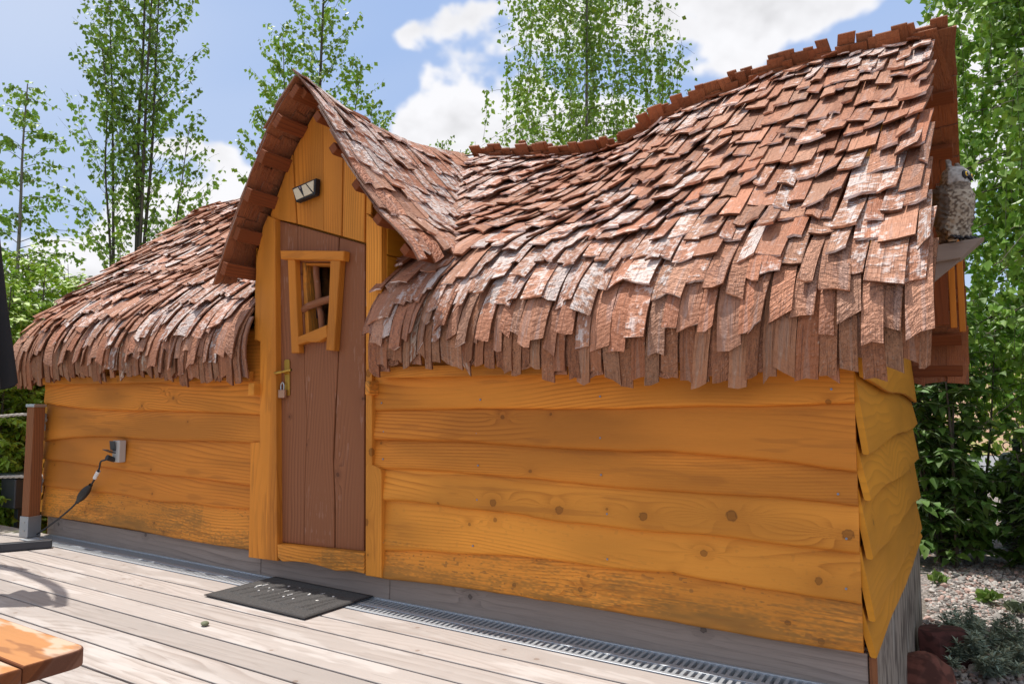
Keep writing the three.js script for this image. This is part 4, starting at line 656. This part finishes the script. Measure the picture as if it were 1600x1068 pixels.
{ // rope fence post
  const p = thing('fence_post', 'square brown timber post with metal cap and grey foot left of the hut', 'post', [-5.845, 0, -2.705]);
  p.rotation.y = 0.12;
  part('shaft', metreUV(box(-0.042, 0.042, 0.10, 0.945, -0.042, 0.042, 0.005), 'y', [0, 0.2]), M.post, p);
  part('cap', box(-0.049, 0.049, 0.94, 0.962, -0.049, 0.049, 0.004), M.galv, p);
  part('foot', box(-0.049, 0.049, 0.0, 0.150, -0.049, 0.049, 0.004), M.galv, p);
  const bolts = []; for (const y of [0.05, 0.11]) { const c = new THREE.CylinderGeometry(0.006, 0.006, 0.006, 8); c.rotateX(Math.PI / 2); c.translate(0.01, y, 0.050); bolts.push(c); } part('bolt', mergeGeometries(bolts), M.steel, p);
  for (const [y, lab] of [[0.885, 'upper rope through the fence post, knotted at the hut corner'], [0.43, 'lower rope through the fence post, knotted at the hut corner']]) {
    const r = thing('rope', lab, 'rope');
    const path = [[-9.0, y - 0.15, -1.95], [-7.6, y - 0.11, -2.25], [-6.5, y - 0.035, -2.58], [-5.845, y, -2.705], [-5.88, y - 0.02, -2.79]];
    const strands = []; const c = new THREE.CatmullRomCurve3(path.map((q) => new THREE.Vector3(...q))); const n = 260;
    for (let s = 0; s < 3; s++) { const pts = []; for (let i = 0; i <= n; i++) { const q = c.getPointAt(i / n), a = i * 0.42 + s * 2.094; pts.push(new THREE.Vector3(q.x, q.y + 0.0055 * Math.sin(a), q.z + 0.0055 * Math.cos(a))); } strands.push(new THREE.TubeGeometry(new THREE.CatmullRomCurve3(pts), n * 2, 0.0064, 5, false)); }
    part('cord', mergeGeometries(strands), M.rope, r);
    const kx = new THREE.TorusKnotGeometry(0.022, 0.011, 60, 6, 2, 3); kx.translate(-5.885, y - 0.03, -2.775); part('knot', kx, M.rope, r);
    const tail = tube([[-5.88, y - 0.04, -2.77], [-5.86, y - 0.08, -2.775], [-5.865, y - 0.12, -2.78]], 0.010, 6, 12, 0.6); part('tail', tail, M.rope, r);
  }
}
{ // folded parasol at the left edge with steel cross foot
  const u = thing('parasol', 'folded black cantilever parasol at the left edge, on a grey steel cross foot', 'parasol');
  part('mast', box(-5.62, -5.54, 0, 2.5, -2.12, -2.04, 0.01), M.anthracite, u);
  part('arm', tube([[-5.58, 2.4, -2.08], [-5.0, 2.62, -1.98], [-4.66, 2.74, -1.81]], 0.03, 10), M.anthracite, u);
  const prof = []; for (let i = 0; i <= 20; i++) prof.push(new THREE.Vector2(0.025 + 0.115 * Math.pow(i / 20, 0.9), 2.62 - 1.54 * i / 20)); const g = new THREE.LatheGeometry(prof, 60);
  { const p = g.attributes.position; for (let i = 0; i < p.count; i++) { const x = p.getX(i), z = p.getZ(i), a = Math.atan2(z, x), t = (2.62 - p.getY(i)) / 1.54, k = 1 + 0.22 * Math.sin(a * 8 + t * 2) * (0.3 + 0.7 * t); p.setXYZ(i, x * k - 4.49 - 0.22 * (1 - t), p.getY(i) + 0.03 * Math.sin(a * 4) * t, z * k - 1.80); } g.computeVertexNormals(); }
  part('canopy', g, plain(0.012, 0.012, 0.014, 0.85, 0, { side: THREE.DoubleSide }), u);
  const bar = (a, b) => { const dx = b[0] - a[0], dz = b[1] - a[1], L = Math.hypot(dx, dz), q = new RoundedBoxGeometry(L, 0.05, 0.055, 1, 0.004); q.rotateY(-Math.atan2(dz, dx)); q.translate((a[0] + b[0]) / 2, 0.03, (a[1] + b[1]) / 2); return q; };
  part('foot_bar', bar([-5.78, -1.70], [-5.28, -2.585]), M.anthracite, u); part('foot_bar', bar([-5.0, -1.86], [-6.12, -2.42]), M.anthracite, u);
}
{ // bench corner in the left foreground
  const b = thing('bench', 'orange stained plank bench with rounded corner in the left foreground', 'bench');
  const y0 = 0.412, y1 = 0.45, xr = -1.675;
  const plank = (za, zb, xe, r) => { const s = new THREE.Shape(); s.moveTo(-3.4, -zb); s.lineTo(xe - (r ? 0.0 : 0), -zb); if (r) { s.lineTo(xe, -za - r); s.quadraticCurveTo(xe, -za, xe - r, -za); } else s.lineTo(xe, -za); s.lineTo(-3.4, -za); const g = new THREE.ExtrudeGeometry(s, { depth: y1 - y0 - 0.008, bevelEnabled: true, bevelThickness: 0.004, bevelSize: 0.004, bevelOffset: -0.004, bevelSegments: 2, curveSegments: 10 }); /* edges darker: stain in the end grain, plus shade put into the colour */ g.rotateX(-Math.PI / 2); g.translate(0, y0 + 0.004, 0); return metreUV(g, 'x', [rnd(), rnd() + 0.2]); };
  part('seat_plank', plank(-0.912, -0.775, xr, 0.045), [M.table, M.tableEnd], b); part('seat_plank', plank(-0.768, -0.635, xr + 0.01, 0), [M.table, M.tableEnd], b); part('seat_plank', plank(-0.628, -0.50, xr + 0.012, 0.03), [M.table, M.tableEnd], b);
  part('leg', metreUV(box(-1.93, -1.86, 0.0, 0.412, -0.84, -0.58, 0.005), 'y'), M.table, b); part('leg', metreUV(box(-3.2, -3.13, 0.0, 0.412, -0.84, -0.58, 0.005), 'y'), M.table, b);
  part('cross_brace', metreUV(box(-3.15, -1.91, 0.30, 0.41, -0.73, -0.69, 0.004), 'x'), M.table, b);
}
{ const g = new THREE.IcosahedronGeometry(0.017, 2), p = g.attributes.position; for (let i = 0; i < p.count; i++) { const k = 0.8 + 0.4 * n3(p.getX(i) * 60, p.getY(i) * 60 + 3, p.getZ(i) * 60); p.setXYZ(i, p.getX(i) * k * 1.2, p.getY(i) * k * 0.6, p.getZ(i) * k); } g.computeVertexNormals(); const o = part('pebble', g, plain(0.16, 0.17, 0.10, 0.8), scene); o.position.set(-2.90, 0.012, -2.075); tag(o, 'small olive pebble lying alone on the deck boards', 'pebble'); }

// ================================================================== planting and surroundings
function leaves(list, shape = 0) {                       // list of [x, y, z, size, tint]; every leaf a folded blade
  const per = shape ? 6 : 4, tri = shape ? [0, 1, 2, 0, 2, 3, 1, 4, 2, 2, 5, 3, 2, 4, 5] : [0, 1, 2, 0, 2, 3];
  const n = list.length, P = new Float32Array(n * per * 3), C = new Float32Array(n * per * 3), I = new Uint32Array(n * tri.length);
  const d = new THREE.Vector3(), s = new THREE.Vector3(), nn = new THREE.Vector3(), up = new THREE.Vector3(0, 1, 0);
  list.forEach((l, i) => {
    if (shape) d.set(gauss(), -0.15 + gauss() * 0.35, gauss()).normalize(); else d.set(gauss(), -0.7 + gauss() * 0.8, gauss()).normalize();
    if (l[5]) d.add(l[5]).normalize();
    s.set(gauss(), gauss() * (shape ? 0.3 : 0.9), gauss()).cross(d).normalize(); if (shape) { s.crossVectors(up, d).normalize(); s.y += gauss() * 0.5; s.normalize(); }
    nn.crossVectors(d, s); const L = l[3], w = L * (shape === 2 ? 0.13 : shape ? 0.30 : 0.42), f = 0.18 * L; const o = i * per * 3;
    const put = (k, a, b, c) => { P[o + k * 3] = l[0] + d.x * a + s.x * b + nn.x * c; P[o + k * 3 + 1] = l[1] + d.y * a + s.y * b + nn.y * c; P[o + k * 3 + 2] = l[2] + d.z * a + s.z * b + nn.z * c; };
    if (shape) { put(0, 0, 0, 0); put(1, L * 0.32, w, f * 0.6); put(2, L * 0.55, 0, 0); put(3, L * 0.32, -w, f * 0.6); put(4, L * 0.72, w * 0.62, f * 0.2); put(5, L, 0, -f * 0.6); const q = o + 0; }
    else { put(0, 0, 0, 0); put(1, L * 0.42, w, f); put(2, L, 0, -f * 0.4); put(3, L * 0.42, -w, f); }
    for (let k = 0; k < per; k++) { C[o + k * 3] = l[4][0]; C[o + k * 3 + 1] = l[4][1]; C[o + k * 3 + 2] = l[4][2]; }
    for (let k = 0; k < tri.length; k++) I[i * tri.length + k] = i * per + tri[k];
  });
  const g = new THREE.BufferGeometry(); g.setAttribute('position', new THREE.BufferAttribute(P, 3)); g.setAttribute('color', new THREE.BufferAttribute(C, 3)); g.setIndex(new THREE.BufferAttribute(I, 1)); g.computeVertexNormals(); return g;
}
const leafMat = new THREE.MeshPhysicalMaterial({ vertexColors: true, roughness: 0.55, transmission: 0.48, thickness: 0, ior: 1.35, side: THREE.DoubleSide });
const lt = (c, v = 0.25) => { const k = 1 + gauss() * v, y = gauss() * 0.12; return [c[0] * k * (1 + y), c[1] * k, c[2] * k * (1 - y)]; };
// stems: [[x,z offset at top], height, radius]; profile(t) branch length; droop; leaf size
function tree(name, label, group, base, o) {
  rnd = mulberry(o.seed); const t = thing(name, label, 'tree', base, group), stemG = [], wood = [], lf = [];
  for (const st of o.stems) {
    const [tx, tz, h, r, lean0] = st, pts = []; for (let i = 0; i <= 7; i++) { const s = i / 7; pts.push([tx * Math.pow(s, lean0 || 1.1) + gauss() * 0.035 * h * 0.15 * s, h * s, tz * Math.pow(s, lean0 || 1.1) + gauss() * 0.035 * h * 0.15 * s]); }
    stemG.push(tube(pts, r, 7, 28, 0.14)); const c = new THREE.CatmullRomCurve3(pts.map((p) => new THREE.Vector3(...p)), false, 'catmullrom', 0.5);
    const nb = Math.round(o.density * h * (1 - o.from));
    for (let b = 0; b < nb; b++) {
      const s = lerp(o.from, 0.995, Math.pow((b + rnd()) / nb, 0.9)), p = c.getPoint(s), az = rnd() * 6.283, len = o.reach((s - o.from) / (1 - o.from)) * rr(0.55, 1.1) + 0.1, up = o.up + gauss() * 0.22;
      const bp = [[p.x, p.y, p.z]]; let dx = Math.cos(az), dz = Math.sin(az), y = p.y; const K = 5;
      for (let k = 1; k <= K; k++) { const q = k / K, rad = len * q; y = p.y + len * (up * q - o.droop * q * q) + gauss() * 0.02; bp.push([p.x + dx * rad + gauss() * 0.03, y, p.z + dz * rad + gauss() * 0.03]); }
      wood.push(tube(bp, Math.max(0.0035, r * 0.22 * (1 - s * 0.75)), 4, 9, 0.3));
      const cc = new THREE.CatmullRomCurve3(bp.map((q) => new THREE.Vector3(...q)));
      const nl = Math.round(len * o.leaves * rr(0.6, 1.3)) + 3, nc = Math.ceil(len * 8), bt = rr(0.7, 1.15), bc = [o.col[0] * bt, o.col[1] * bt, o.col[2] * bt];
      for (let k = 0; k < nl; k++) { const q = cc.getPoint(Math.min(1, lerp(0.15, 1, (Math.floor(rnd() * nc) + 0.5 + gauss() * 0.22) / nc))), hang = o.hang ? rnd() * rnd() * o.hang : 0; const sc = o.scatter * (0.5 + rnd()); lf.push([q.x + gauss() * sc, q.y + gauss() * sc - hang, q.z + gauss() * sc, o.leaf * rr(0.6, 1.25), lt(bc)]); }
    }
    if (o.hang) for (let b = 0; b < o.strands; b++) { const s = lerp(o.from + 0.05, 0.95, rnd()), p = c.getPoint(s), az = rnd() * 6.283, rad = o.reach((s - o.from) / (1 - o.from)) * Math.sqrt(rnd()), x = p.x + Math.cos(az) * rad, z = p.z + Math.sin(az) * rad, y0 = p.y + o.up * rad * 0.7 - o.droop * rad * 0.5, L = o.hang * rr(0.5, 1.3); wood.push(tube([[x, y0, z], [x + gauss() * 0.05, y0 - L * 0.5, z + gauss() * 0.05], [x + gauss() * 0.08, y0 - L, z + gauss() * 0.08]], 0.0025, 3, 5)); for (let k = 0; k < L * 42; k++) { const q = rnd(); lf.push([x + gauss() * 0.05, y0 - L * q, z + gauss() * 0.05, o.leaf * rr(0.7, 1.2), lt(o.col)]); } }
  }
  part('trunk', mergeGeometries(stemG), o.bark || M.barkDark, t); part('limbs', mergeGeometries(wood), M.barkDark, t); part('crown', leaves(lf, o.shape), leafMat, t); return lf.length;
}
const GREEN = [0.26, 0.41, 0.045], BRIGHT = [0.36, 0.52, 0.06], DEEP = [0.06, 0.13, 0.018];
let nLeaf = 0;
nLeaf += tree('birch_tree', 'slim sparse birch at the far left of the picture', null, [-8.4, GY, -3.62], { seed: 1, stems: [[0.0, 0.0, 4.85, 0.04]], from: 0.2, density: 20, reach: (t) => 1.15 * (1 - t) ** 0.85 + 0.10, up: 0.5, droop: 0.45, leaves: 66, scatter: 0.05, leaf: 0.058, col: GREEN, bark: M.bark });
nLeaf += tree('poplar_tree', 'tall many stemmed upright tree left of the door gable', null, [-9.5, GY, -5.55], { seed: 2, stems: [[0.0, 0, 9.0, 0.042, 1.3], [-0.42, 0.30, 7.8, 0.032, 0.6], [0.12, -0.15, 8.6, 0.036, 0.8], [0.42, -0.45, 5.3, 0.03, 0.7], [-0.22, 0.45, 6.4, 0.03, 0.8], [0.28, 0.1, 8.4, 0.04, 0.6]], from: 0.40, density: 13, reach: (t) => 0.44 * Math.sin(Math.PI * clamp(0.12 + t * 0.85)) + 0.12, up: 1.35, droop: 0.1, leaves: 38, scatter: 0.055, leaf: 0.072, col: GREEN });
nLeaf += tree('poplar_tree', 'upright tree rising directly behind the door gable peak', null, [-8.8, GY, -8.15], { seed: 3, stems: [[0.0, 0, 9.6, 0.06], [0.35, -0.5, 7.1, 0.035, 0.7], [-0.42, 0.45, 7.4, 0.035, 0.6], [0.55, -0.6, 6.3, 0.03, 0.6], [-0.5, 0.6, 6.0, 0.03, 0.6]], from: 0.42, density: 13, reach: (t) => 0.48 * Math.sin(Math.PI * clamp(0.2 + t * 0.75)) + 0.1, up: 1.2, droop: 0.1, leaves: 60, scatter: 0.06, leaf: 0.08, col: [0.32, 0.48, 0.05] });
nLeaf += tree('birch_tree', 'drooping birch crown behind the middle of the roof ridge', null, [-4.48, GY, -8.95], { seed: 4, stems: [[0.25, 0.1, 9.6, 0.045]], from: 0.46, density: 22, reach: (t) => 1.6 * (1 - t) ** 0.65 + 0.15, up: 0.35, droop: 0.55, leaves: 50, scatter: 0.07, hang: 0.85, strands: 260, leaf: 0.066, col: GREEN, bark: M.bark });
nLeaf += tree('birch_tree', 'large leafy birch at the right edge beside the owl', null, [1.5, GY, -9.3], { seed: 5, stems: [[-0.1, 0.1, 9.6, 0.085], [0.5, -0.4, 8.2, 0.06, 0.8], [-0.6, 0.5, 8.8, 0.06, 0.7]], from: 0.16, density: 22, reach: (t) => 1.9 * (1 - t) ** 0.45 + 0.1, up: 0.4, droop: 0.5, leaves: 48, scatter: 0.09, hang: 0.9, strands: 330, leaf: 0.088, col: [0.24, 0.41, 0.05], bark: M.bark });
nLeaf += tree('young_tree', 'small green tree top just above the dip of the roof ridge', null, [-8.54, GY, -11.1], { seed: 6, stems: [[0, 0, 6.55, 0.05], [0.3, -0.1, 6.35, 0.04, 0.7], [-0.3, 0.1, 6.2, 0.04, 0.7]], from: 0.55, density: 14, reach: (t) => 0.5 * (1 - t) + 0.15, up: 0.8, droop: 0.1, leaves: 44, scatter: 0.06, leaf: 0.07, col: GREEN });
nLeaf += tree('tree_sapling', 'thin sapling with pale loose leaves left of the left roof slope', null, [-8.25, GY, -4.4], { seed: 7, stems: [[0.1, -0.2, 3.35, 0.02], [-0.2, 0.25, 3.0, 0.018, 0.8]], from: 0.5, density: 9, reach: (t) => 0.5 * (1 - t) + 0.12, up: 0.7, droop: 0.15, leaves: 24, scatter: 0.04, leaf: 0.08, shape: 1, col: BRIGHT });
function shrub(label, group, base, o) {
  rnd = mulberry(o.seed); const t = thing('shrub', label, 'shrub', base, group), wood = [], lf = [];
  for (let s = 0; s < o.stems; s++) {
    const a = rnd() * 6.283, R = o.w * Math.sqrt(rnd()) * 0.6, h = o.h * rr(0.7, 1.05), x = Math.cos(a) * R, z = Math.sin(a) * R * (o.d || 1), top = [x * 1.4 + gauss() * 0.1, h, z * 1.4 + gauss() * 0.1];
    wood.push(tube([[x * 0.5, 0, z * 0.5], [x, h * 0.5, z], top], 0.016, 5, 12, 0.3));
    const nb = Math.round(h * o.sprays);
    for (let b = 0; b < nb; b++) {
      const f = rr(o.low ?? 0.05, 1), px = lerp(x * 0.5, top[0], f), pz = lerp(z * 0.5, top[2], f), py = h * f, az = rnd() * 6.283, len = o.w * rr(0.35, 0.8) * (1.05 - 0.6 * f), up = rr(-0.05, 0.4), ex = px + Math.cos(az) * len, ez = pz + Math.sin(az) * len * (o.d || 1), ey = py + len * up - len * len * 0.25;
      wood.push(tube([[px, py, pz], [(px + ex) / 2, (py + ey) / 2 + 0.03, (pz + ez) / 2], [ex, ey, ez]], 0.004, 3, 4, 0.4));
      const nl = Math.round(len * o.leaves); const out = new THREE.Vector3(Math.cos(az), -0.15, Math.sin(az)).multiplyScalar(0.7);
      for (let k = 0; k < nl; k++) { const q = lerp(0.1, 1.02, rnd()), sd = gauss() * 0.07; lf.push([lerp(px, ex, q) - Math.sin(az) * sd, lerp(py, ey, q) + 0.03 * Math.sin(q * 3.1) + gauss() * 0.018, lerp(pz, ez, q) + Math.cos(az) * sd, o.leaf * rr(0.6, 1.15), lt(o.col, 0.3), out]); }
    }
  }
  part('branches', mergeGeometries(wood), M.barkDark, t); part('foliage', leaves(lf, 1), leafMat, t); nLeaf += lf.length;
}
shrub('bright green hornbeam hedge shrub behind the rope post at the left edge', null, [-7.15, GY, -3.0], { seed: 21, h: 2.6, w: 0.9, stems: 16, sprays: 32, leaves: 60, leaf: 0.075, col: BRIGHT });
shrub('bright hedge shrub close against the left end of the roof', null, [-7.55, GY, -3.95], { seed: 22, h: 2.85, w: 0.9, stems: 16, sprays: 32, leaves: 58, leaf: 0.075, col: BRIGHT });
shrub('darker green shrub low behind the rope at the far left', null, [-7.7, GY, -2.2], { seed: 23, h: 2.5, w: 0.9, stems: 12, sprays: 24, leaves: 46, leaf: 0.075, col: GREEN });
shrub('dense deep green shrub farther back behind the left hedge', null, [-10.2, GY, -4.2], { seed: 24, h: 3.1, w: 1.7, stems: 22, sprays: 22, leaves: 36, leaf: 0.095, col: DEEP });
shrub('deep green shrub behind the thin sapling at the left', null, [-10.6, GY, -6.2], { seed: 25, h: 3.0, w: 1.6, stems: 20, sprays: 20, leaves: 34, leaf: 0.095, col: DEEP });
shrub('dark leafy hedge shrub beside the right end of the hut', null, [-0.15, GY, -7.95], { seed: 31, h: 2.3, w: 0.62, stems: 11, sprays: 22, leaves: 34, leaf: 0.13, col: [0.11, 0.22, 0.028] });
shrub('dark leafy shrub under the birch at the right edge', null, [0.75, GY, -8.15], { seed: 32, h: 1.3, w: 0.7, stems: 10, sprays: 24, leaves: 34, leaf: 0.13, col: [0.11, 0.22, 0.028] });
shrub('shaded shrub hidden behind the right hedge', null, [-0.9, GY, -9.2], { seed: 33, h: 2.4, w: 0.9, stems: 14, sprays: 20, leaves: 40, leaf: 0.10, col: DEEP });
shrub('broad green shrub standing beyond the road end at the right', null, [1.9, GY, -11.6], { seed: 34, h: 3.4, w: 1.3, stems: 18, sprays: 20, leaves: 30, leaf: 0.11, low: 0.45, col: GREEN });
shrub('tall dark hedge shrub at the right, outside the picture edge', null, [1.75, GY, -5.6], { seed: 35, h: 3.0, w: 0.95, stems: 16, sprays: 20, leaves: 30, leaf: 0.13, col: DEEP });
{ // far-off wood that closes the view
  rnd = mulberry(77); const lf = []; const add = (x, y, z, r, n) => { for (let i = 0; i < n; i++) { let a = gauss(), b = gauss(), c = gauss(); const k = r * Math.cbrt(rnd()) / (Math.hypot(a, b, c) + 1e-6); lf.push([x + a * k * 1.2, y + b * k, z + c * k, rr(0.35, 0.7), lt(rnd() < 0.5 ? GREEN : DEEP)]); } };
  for (let i = 0; i < 60; i++) { const x = lerp(-75, 45, (i + rnd()) / 60), z = -44 - rr(0, 12) + (x < -20 ? (x + 20) * -0.55 : 0), h = rr(2.2, 3.8); add(x, h + 2.0, z, h, 420); }
  const o = part('far_wood', leaves(lf), leafMat, scene); tag(o, 'far green wood seen through the hedges', 'wood', null, 'stuff');
}
{ // gravel bed at the right of the hut
  rnd = mulberry(61); const peb = new THREE.IcosahedronGeometry(1, 1); { const p = peb.attributes.position; for (let i = 0; i < p.count; i++) { const k = 0.75 + 0.5 * n3(p.getX(i) * 1.7 + 4, p.getY(i) * 1.7, p.getZ(i) * 1.7); p.setXYZ(i, p.getX(i) * k, p.getY(i) * k * 0.6, p.getZ(i) * k); } peb.computeVertexNormals(); }
  const N = 9000, im = new THREE.InstancedMesh(peb, std({ roughness: 0.85 }), N), m = new THREE.Matrix4(), q = new THREE.Quaternion(), e = new THREE.Euler(), c = new THREE.Color();
  for (let i = 0; i < N; i++) { const x = rr(-0.32, 1.0), z = rr(-8.3, -4.2), s = rr(0.006, 0.017) * (rnd() < 0.06 ? 1.8 : 1); e.set(gauss(), rnd() * 6, gauss()); q.setFromEuler(e); m.compose(V(x, gh(x, z) - 0.016 + s * 0.4, z), q, V(s, s, s)); im.setMatrixAt(i, m); const g = rr(0.17, 0.50), r = rnd(); c.setRGB(g * (r < 0.22 ? 1.15 : 1.03), g * (r < 0.22 ? 0.80 : 0.95), g * (r < 0.22 ? 0.68 : 0.87)); im.setColorAt(i, c); }
  im.name = 'gravel'; scene.add(im); tag(im, 'grey and reddish gravel bed beside the right end of the hut', 'gravel', null, 'stuff');
  const rock = (label, pos, r, sc, seed, col) => { let g = new THREE.IcosahedronGeometry(r, 3); const p = g.attributes.position; const pl = []; const G = mulberry(seed); for (let i = 0; i < 14; i++) { const v = V(G() - 0.5, G() - 0.5, G() - 0.5).normalize(); pl.push([v, r * (0.55 + 0.3 * G())]); } const v = new THREE.Vector3(); for (let i = 0; i < p.count; i++) { v.fromBufferAttribute(p, i); for (const [n, d] of pl) { const k = v.dot(n) - d; if (k > 0) v.addScaledVector(n, -k * 0.92); } v.multiplyScalar(1 + 0.06 * (n3(v.x * 25, v.y * 25, v.z * 25) - 0.5)); p.setXYZ(i, v.x * sc[0], v.y * sc[1], v.z * sc[2]); } g = toCreasedNormals(g, 0.35); const o = part('rock', g, std({ map: noiseTex(128, 128, (a, b) => { const n = fbm(a * 14, b * 14, 4); return mixc(col, [col[0] * 0.5, col[1] * 0.5, col[2] * 0.5], sst(0.4, 0.65, n)); }), roughness: 0.85 }), scene); o.position.set(...pos); o.rotation.y = seed; tag(o, label, 'rock'); };
  rock('large dark red rock against the plinth, the upper one of two', [-0.185, GY + 0.08, -5.0], 0.17, [1, 0.95, 1.1], 3, [0.105, 0.032, 0.026]);
  rock('brick red rock lowest at the hut corner, cut by the picture edge', [-0.235, GY + 0.06, -4.42], 0.18, [1.1, 0.85, 1.0], 8, [0.19, 0.065, 0.045]);
  // silvery feathery plant
  const t = thing('silver_plant', 'low feathery silver green plant on the gravel beside the red rocks', 'plant', [0.03, GY, -5.15]); rnd = mulberry(14); const st = [], lf = [];
  for (let i = 0; i < 95; i++) { const a = rnd() * 6.283, R = 0.24 * Math.sqrt(rnd()), L = rr(0.07, 0.17), x = Math.cos(a) * R * 0.85, z = Math.sin(a) * R * 1.9, tx = x * 1.25 + gauss() * 0.03, tz = z * 1.2 + gauss() * 0.03; st.push(tube([[x * 0.8, 0, z * 0.8], [x, L * 0.6, z], [tx, L, tz]], 0.002, 3, 5)); for (let k = 0; k < 80; k++) { const f = rr(0.3, 1.05), aa = rnd() * 6.28, d = V(Math.cos(aa), rr(0.1, 0.9), Math.sin(aa)); lf.push([lerp(x, tx, f) + Math.cos(aa) * 0.006, L * f, lerp(z, tz, f) + Math.sin(aa) * 0.006, rr(0.022, 0.05), lt([0.27, 0.33, 0.24], 0.25), d.multiplyScalar(2)]); } }
  part('stem', mergeGeometries(st), plain(0.15, 0.17, 0.1, 0.9), t); part('foliage', leaves(lf, 2), std({ vertexColors: true, roughness: 0.9, side: THREE.DoubleSide }), t);
  // little weeds in the sunlit strip
  [[-0.27, -7.0, 'small grass tuft in the sun by the plinth corner'], [0.07, -6.55, 'small leafy weed alone in the sunlit gravel'], [0.24, -6.3, 'feathery grey weed at the right of the sunlit gravel']].forEach(([x, z, label], i) => { const w = thing('weed', label, 'weed', [x, GY, z]), l2 = []; rnd = mulberry(90 + i); for (let k = 0; k < 60; k++) { const a = rnd() * 6.28; l2.push([gauss() * 0.04, rr(0, 0.05), gauss() * 0.05, rr(0.03, 0.075), lt(i === 2 ? [0.16, 0.2, 0.12] : [0.16, 0.27, 0.04], 0.2), V(Math.cos(a) * 0.6, 1.4, Math.sin(a) * 0.6)]); } part('blades', leaves(l2, 0), leafMat, w); });
}
{ // dark green metal drum behind the right bushes
  const b = thing('metal_drum', 'dark green metal drum with scroll handles on its neck behind the right bushes', 'drum', [0.40, GY, -9.0]);
  const pr = [[0, 0], [0.15, 0], [0.16, 0.02], [0.16, 0.86], [0.150, 0.92], [0.115, 0.955], [0.04, 0.965], [0.036, 0.97], [0.036, 1.09], [0.0, 1.10]].map((p) => new THREE.Vector2(...p));
  part('body', new THREE.LatheGeometry(pr, 28), plain(0.012, 0.022, 0.018, 0.5), b);
  for (const s of [-1, 1]) { const pts = []; for (let i = 0; i <= 18; i++) { const a = -1.3 + i / 18 * 5.2, r = 0.042 - 0.0012 * i; pts.push([s * (0.075 + Math.cos(a) * r), 1.03 + Math.sin(a) * r, 0]); } part('scroll', tube(pts, 0.006, 6, 40), plain(0.012, 0.022, 0.018, 0.5), b); }
}
{ const b = thing('storage_box', 'dark grey box standing low in the hedge behind the rope post', 'box', [-6.62, GY, -2.98]); part('body', box(-0.12, 0.12, 0.62, 0.86, -0.1, 0.1, 0.012), M.anthracite, b); part('lid', box(-0.13, 0.13, 0.862, 0.90, -0.11, 0.11, 0.01), plain(0.06, 0.075, 0.09, 0.35), b); part('stand', box(-0.03, 0.03, 0, 0.62, -0.03, 0.03, 0.004), M.anthracite, b); }

scene.traverse((o) => { if (o.isMesh) { o.castShadow = true; o.receiveShadow = true; } });
renderer.render(scene, camera);
